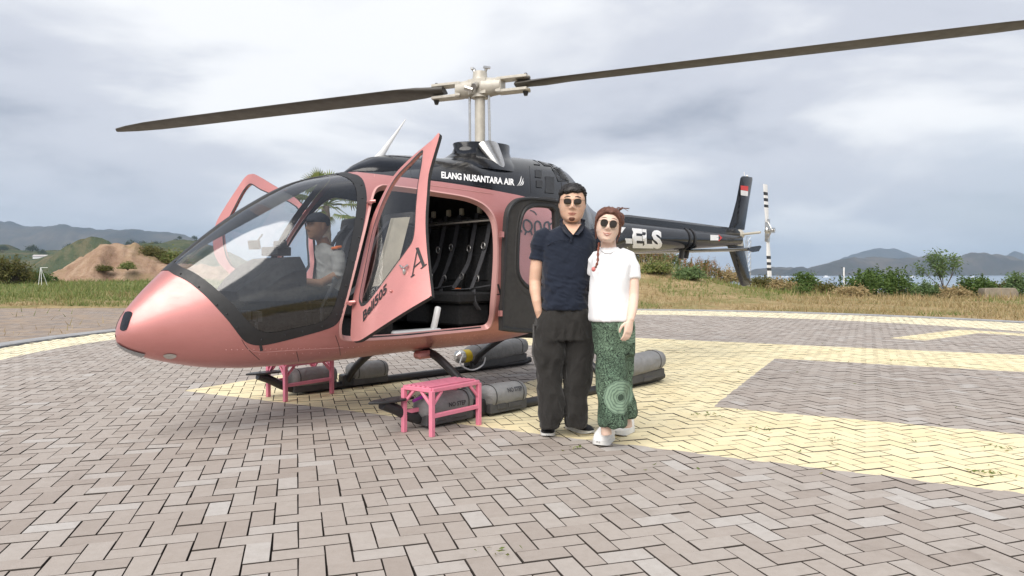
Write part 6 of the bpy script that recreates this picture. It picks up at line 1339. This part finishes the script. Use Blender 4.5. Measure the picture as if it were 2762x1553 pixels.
tag(from_arrays('green_grass', np.stack([base - wv, base + wv, tip], 1)[gsel].reshape(-1, 3), np.arange(gsel.sum() * 3).reshape(-1, 3), 'grass_green'), 'green patches in the grass beyond the kerb', 'grass', kind='stuff')
# fallen leaves and sprigs on the paving
rng = np.random.default_rng(12); c = []
for px, py, k in ((1900, 1120, 14), (1935, 1128, 6), (2060, 1160, 10), (2230, 1185, 8), (2660, 1280, 22), (1355, 1500, 8), (1555, 1212, 8), (2260, 950, 6), (2000, 905, 8), (2420, 975, 8), (2700, 1215, 8)):
    g0 = ground_at(px, py); c.append(np.stack([g0[0] + rng.normal(0, .05, k), g0[1] + rng.normal(0, .05, k), rng.uniform(.006, .02, k)], -1))
pxs = rng.uniform(1500, 2760, 90); pys = rng.uniform(800, 1300, 90) ; g0 = np.array([ground_at(a, b_) for a, b_ in zip(pxs, np.maximum(pys, 850))]); c.append(np.stack([g0[:, 0], g0[:, 1], rng.uniform(.004, .01, 90)], -1))
V, F = leaf_mesh(np.vstack(c), .034, rng, .3); V[:, 2] = np.clip(V[:, 2], .004, .03); tag(from_arrays('leaf_litter', V, F, 'grass_green'), 'scattered dry leaves and green sprigs lying on the pavers', 'leaves', kind='stuff')

# ---------------- small built things
X, Y = (2692 - CX) / FPX * 35, 35.0; cb = MB(); z = float(terrain(X, Y)); rng = np.random.default_rng(3); v = []
for zz in (-.2, .3, .52): v.append([(X + sx_ * (.85 - .05 * (zz > .4)) + rng.normal(0, .03), Y + sy_ * .28 + rng.normal(0, .02), z + zz + rng.normal(0, .02)) for sx_, sy_ in ((-1, -1), (-.3, -1), (.4, -1), (1, -1), (1, 1), (.3, 1), (-.4, 1), (-1, 1))])
cb.loft(v); tag(cb.build('concrete_block', 'weathered_concrete', bevel=.03), 'low weathered concrete block in the grass between green shrubs', 'concrete block')
def post(name, px, Y, h, r, label, mat='white_paint', ztop=None):
    X = (px - CX) / FPX * Y; z = float(terrain(X, Y)); root = empty(name, (X, Y, z), 0, label, 'post'); MB().tube([(0, 0, -.2), (0, 0, h)], r, 12).build('shaft', mat, root); MB().tube([(0, 0, h), (0, 0, h + .03), (0, 0, h + .05)], [r * 1.1, r * 1.1, r * .4], 12).build('cap', mat, root)
post('marker_post', 2276, 42, 1.62, .045, 'slim white marker post standing up behind the green shrubs')
X, Y = (106 - CX) / FPX * 46, 46.0; z = float(terrain(X, Y)); root = empty('post_frame', (X, Y, z), 0, 'white steel post frame standing in the green grass by the mound', 'frame')
for a, b_ in (((-.10, 0, -.2), (.10, 0, 1.28)), ((.16, 0, -.2), (.13, 0, 1.28)), ((.3, .5, -.2), (.14, 0, 1.2))): MB().tube([a, b_], .018, 8).build('post', 'white_paint', root)
MB().tube([(.1, 0, 1.28), (.5, .1, 1.28)], .016, 8).build('top_bar', 'white_paint', root)
X, Y = (2017 - CX) / FPX * 72, 72.0; z = float(terrain(X, Y)); root = empty('lattice_mast', (X, Y, z), 0, 'thin grey lattice mast standing behind the lower tail fin', 'mast'); q3 = [(.30 * math.cos(a), .30 * math.sin(a)) for a in (0, 2.094, 4.189)]
for p in q3: MB().tube([(*p, -.5), (*p, 8.6)], .028, 6).build('leg', 'steel', root)
lb = MB()
for k in np.arange(-.4, 8.5, .55):
    for i in range(3): a, b_ = q3[i], q3[(i + 1) % 3]; lb.tube([(*a, k), (*b_, k + .55)], .014, 4); lb.tube([(*a, k + .55), (*b_, k + .55)], .012, 4)
tag(lb.build('bracing', 'steel', root), kind='stuff')
def boat(px, py, D, L_, yaw, label):
    X = (px - CX) / FPX * D; z = sea_z(D); root = empty('boat', (X, D, z), yaw, label, 'boat', 'boats moored on the bay'); h = MB(); rings = []
    for t, w, zb in ((0, .75, .1), (.2, 1, 0), (.6, 1, 0), (.85, .6, .15), (1, .05, .6)): x = (t - .5) * L_; rings.append([(x, -w * L_ * .13, L_ * .12 + zb * 1.2), (x, -w * L_ * .09, -L_ * .02), (x, w * L_ * .09, -L_ * .02), (x, w * L_ * .13, L_ * .12 + zb * 1.2)])
    h.loft(rings); h.build('hull', 'white_paint', root); c = MB(); c.box((-.08 * L_, 0, L_ * .17), (L_ * .42, L_ * .18, L_ * .12)); c.box((-.1 * L_, 0, L_ * .245), (L_ * .25, L_ * .15, L_ * .06)); c.build('cabin', 'white_paint', root, bevel=.1); MB().tube([(.05 * L_, 0, L_ * .2), (.05 * L_, 0, L_ * .6)], .12, 6).build('mast', 'white_paint', root)
boat(2112, 745, 2350, 16, .3, 'white boat with a mast below the far islands, nearest the tail rotor'); boat(2123, 745, 2450, 14, -.5, 'smaller white boat moored close beside the one nearest the tail rotor'); boat(2230, 744, 2300, 26, .1, 'long white boat under the dip of the island, left of the marker post'); boat(2205, 757, 1650, 18, 0, 'white boat alone on the open water between the two shrubs'); boat(2165, 750, 1950, 13, 1.2, 'small dark-cabined boat on the open water above the small bright shrub'); boat(2462, 744, 2350, 24, .2, 'white boat under the islands, left of the leafy sapling'); boat(2625, 745, 2350, 16, -.2, 'white boat under the islands, right of the leafy sapling')
X, Y = (143 - CX) / FPX * 400 * 2.05, 800.0; root = empty('house', (X, Y, 20.5), .3, 'small white house on the hazy slope left of the red mound', 'house'); root.scale = (2, 2, 1.6); MB().box((0, 0, 1.2), (7, 5, 2.6)).build('wall', 'white_paint', root, smooth=False)
rf_ = MB(); rf_.add([(-3.8, -2.9, 2.4), (3.8, -2.9, 2.4), (3.8, 2.9, 2.4), (-3.8, 2.9, 2.4), (-3.8, 0, 3.7), (3.8, 0, 3.7)], [(0, 1, 5, 4), (2, 3, 4, 5), (0, 4, 3), (1, 2, 5), (0, 3, 2, 1)]); rf_.build('roof', 'tin_roof', root, smooth=False)

# ---------------- haze over land and sea
hz = MB(); x0, x1, y0, y1, z0_, z1_ = -6500, 9400, -520, 7650, -50, 340
hz.add([(x0, y0, z0_), (x1, y0, z0_), (x1, y1, z0_), (x0, y1, z0_), (x0, y0, z1_), (x1, y0, z1_), (x1, y1, z1_), (x0, y1, z1_)], [(0, 3, 2, 1), (4, 5, 6, 7), (0, 1, 5, 4), (1, 2, 6, 5), (2, 3, 7, 6), (3, 0, 4, 7)])
mh = bpy.data.materials.new('haze_air'); mh.use_nodes = True; mh.node_tree.nodes.clear(); pv = mh.node_tree.nodes.new('ShaderNodeVolumePrincipled'); mo = mh.node_tree.nodes.new('ShaderNodeOutputMaterial'); mh.node_tree.links.new(pv.outputs[0], mo.inputs['Volume'])
pv.inputs['Color'].default_value = (.58, .77, 1.0, 1); pv.inputs['Density'].default_value = .00013; pv.inputs['Anisotropy'].default_value = .1; MAT['haze_air'] = mh
tag(hz.build('haze', 'haze_air', smooth=False), 'pale haze over the bay and hills', 'haze', kind='stuff')
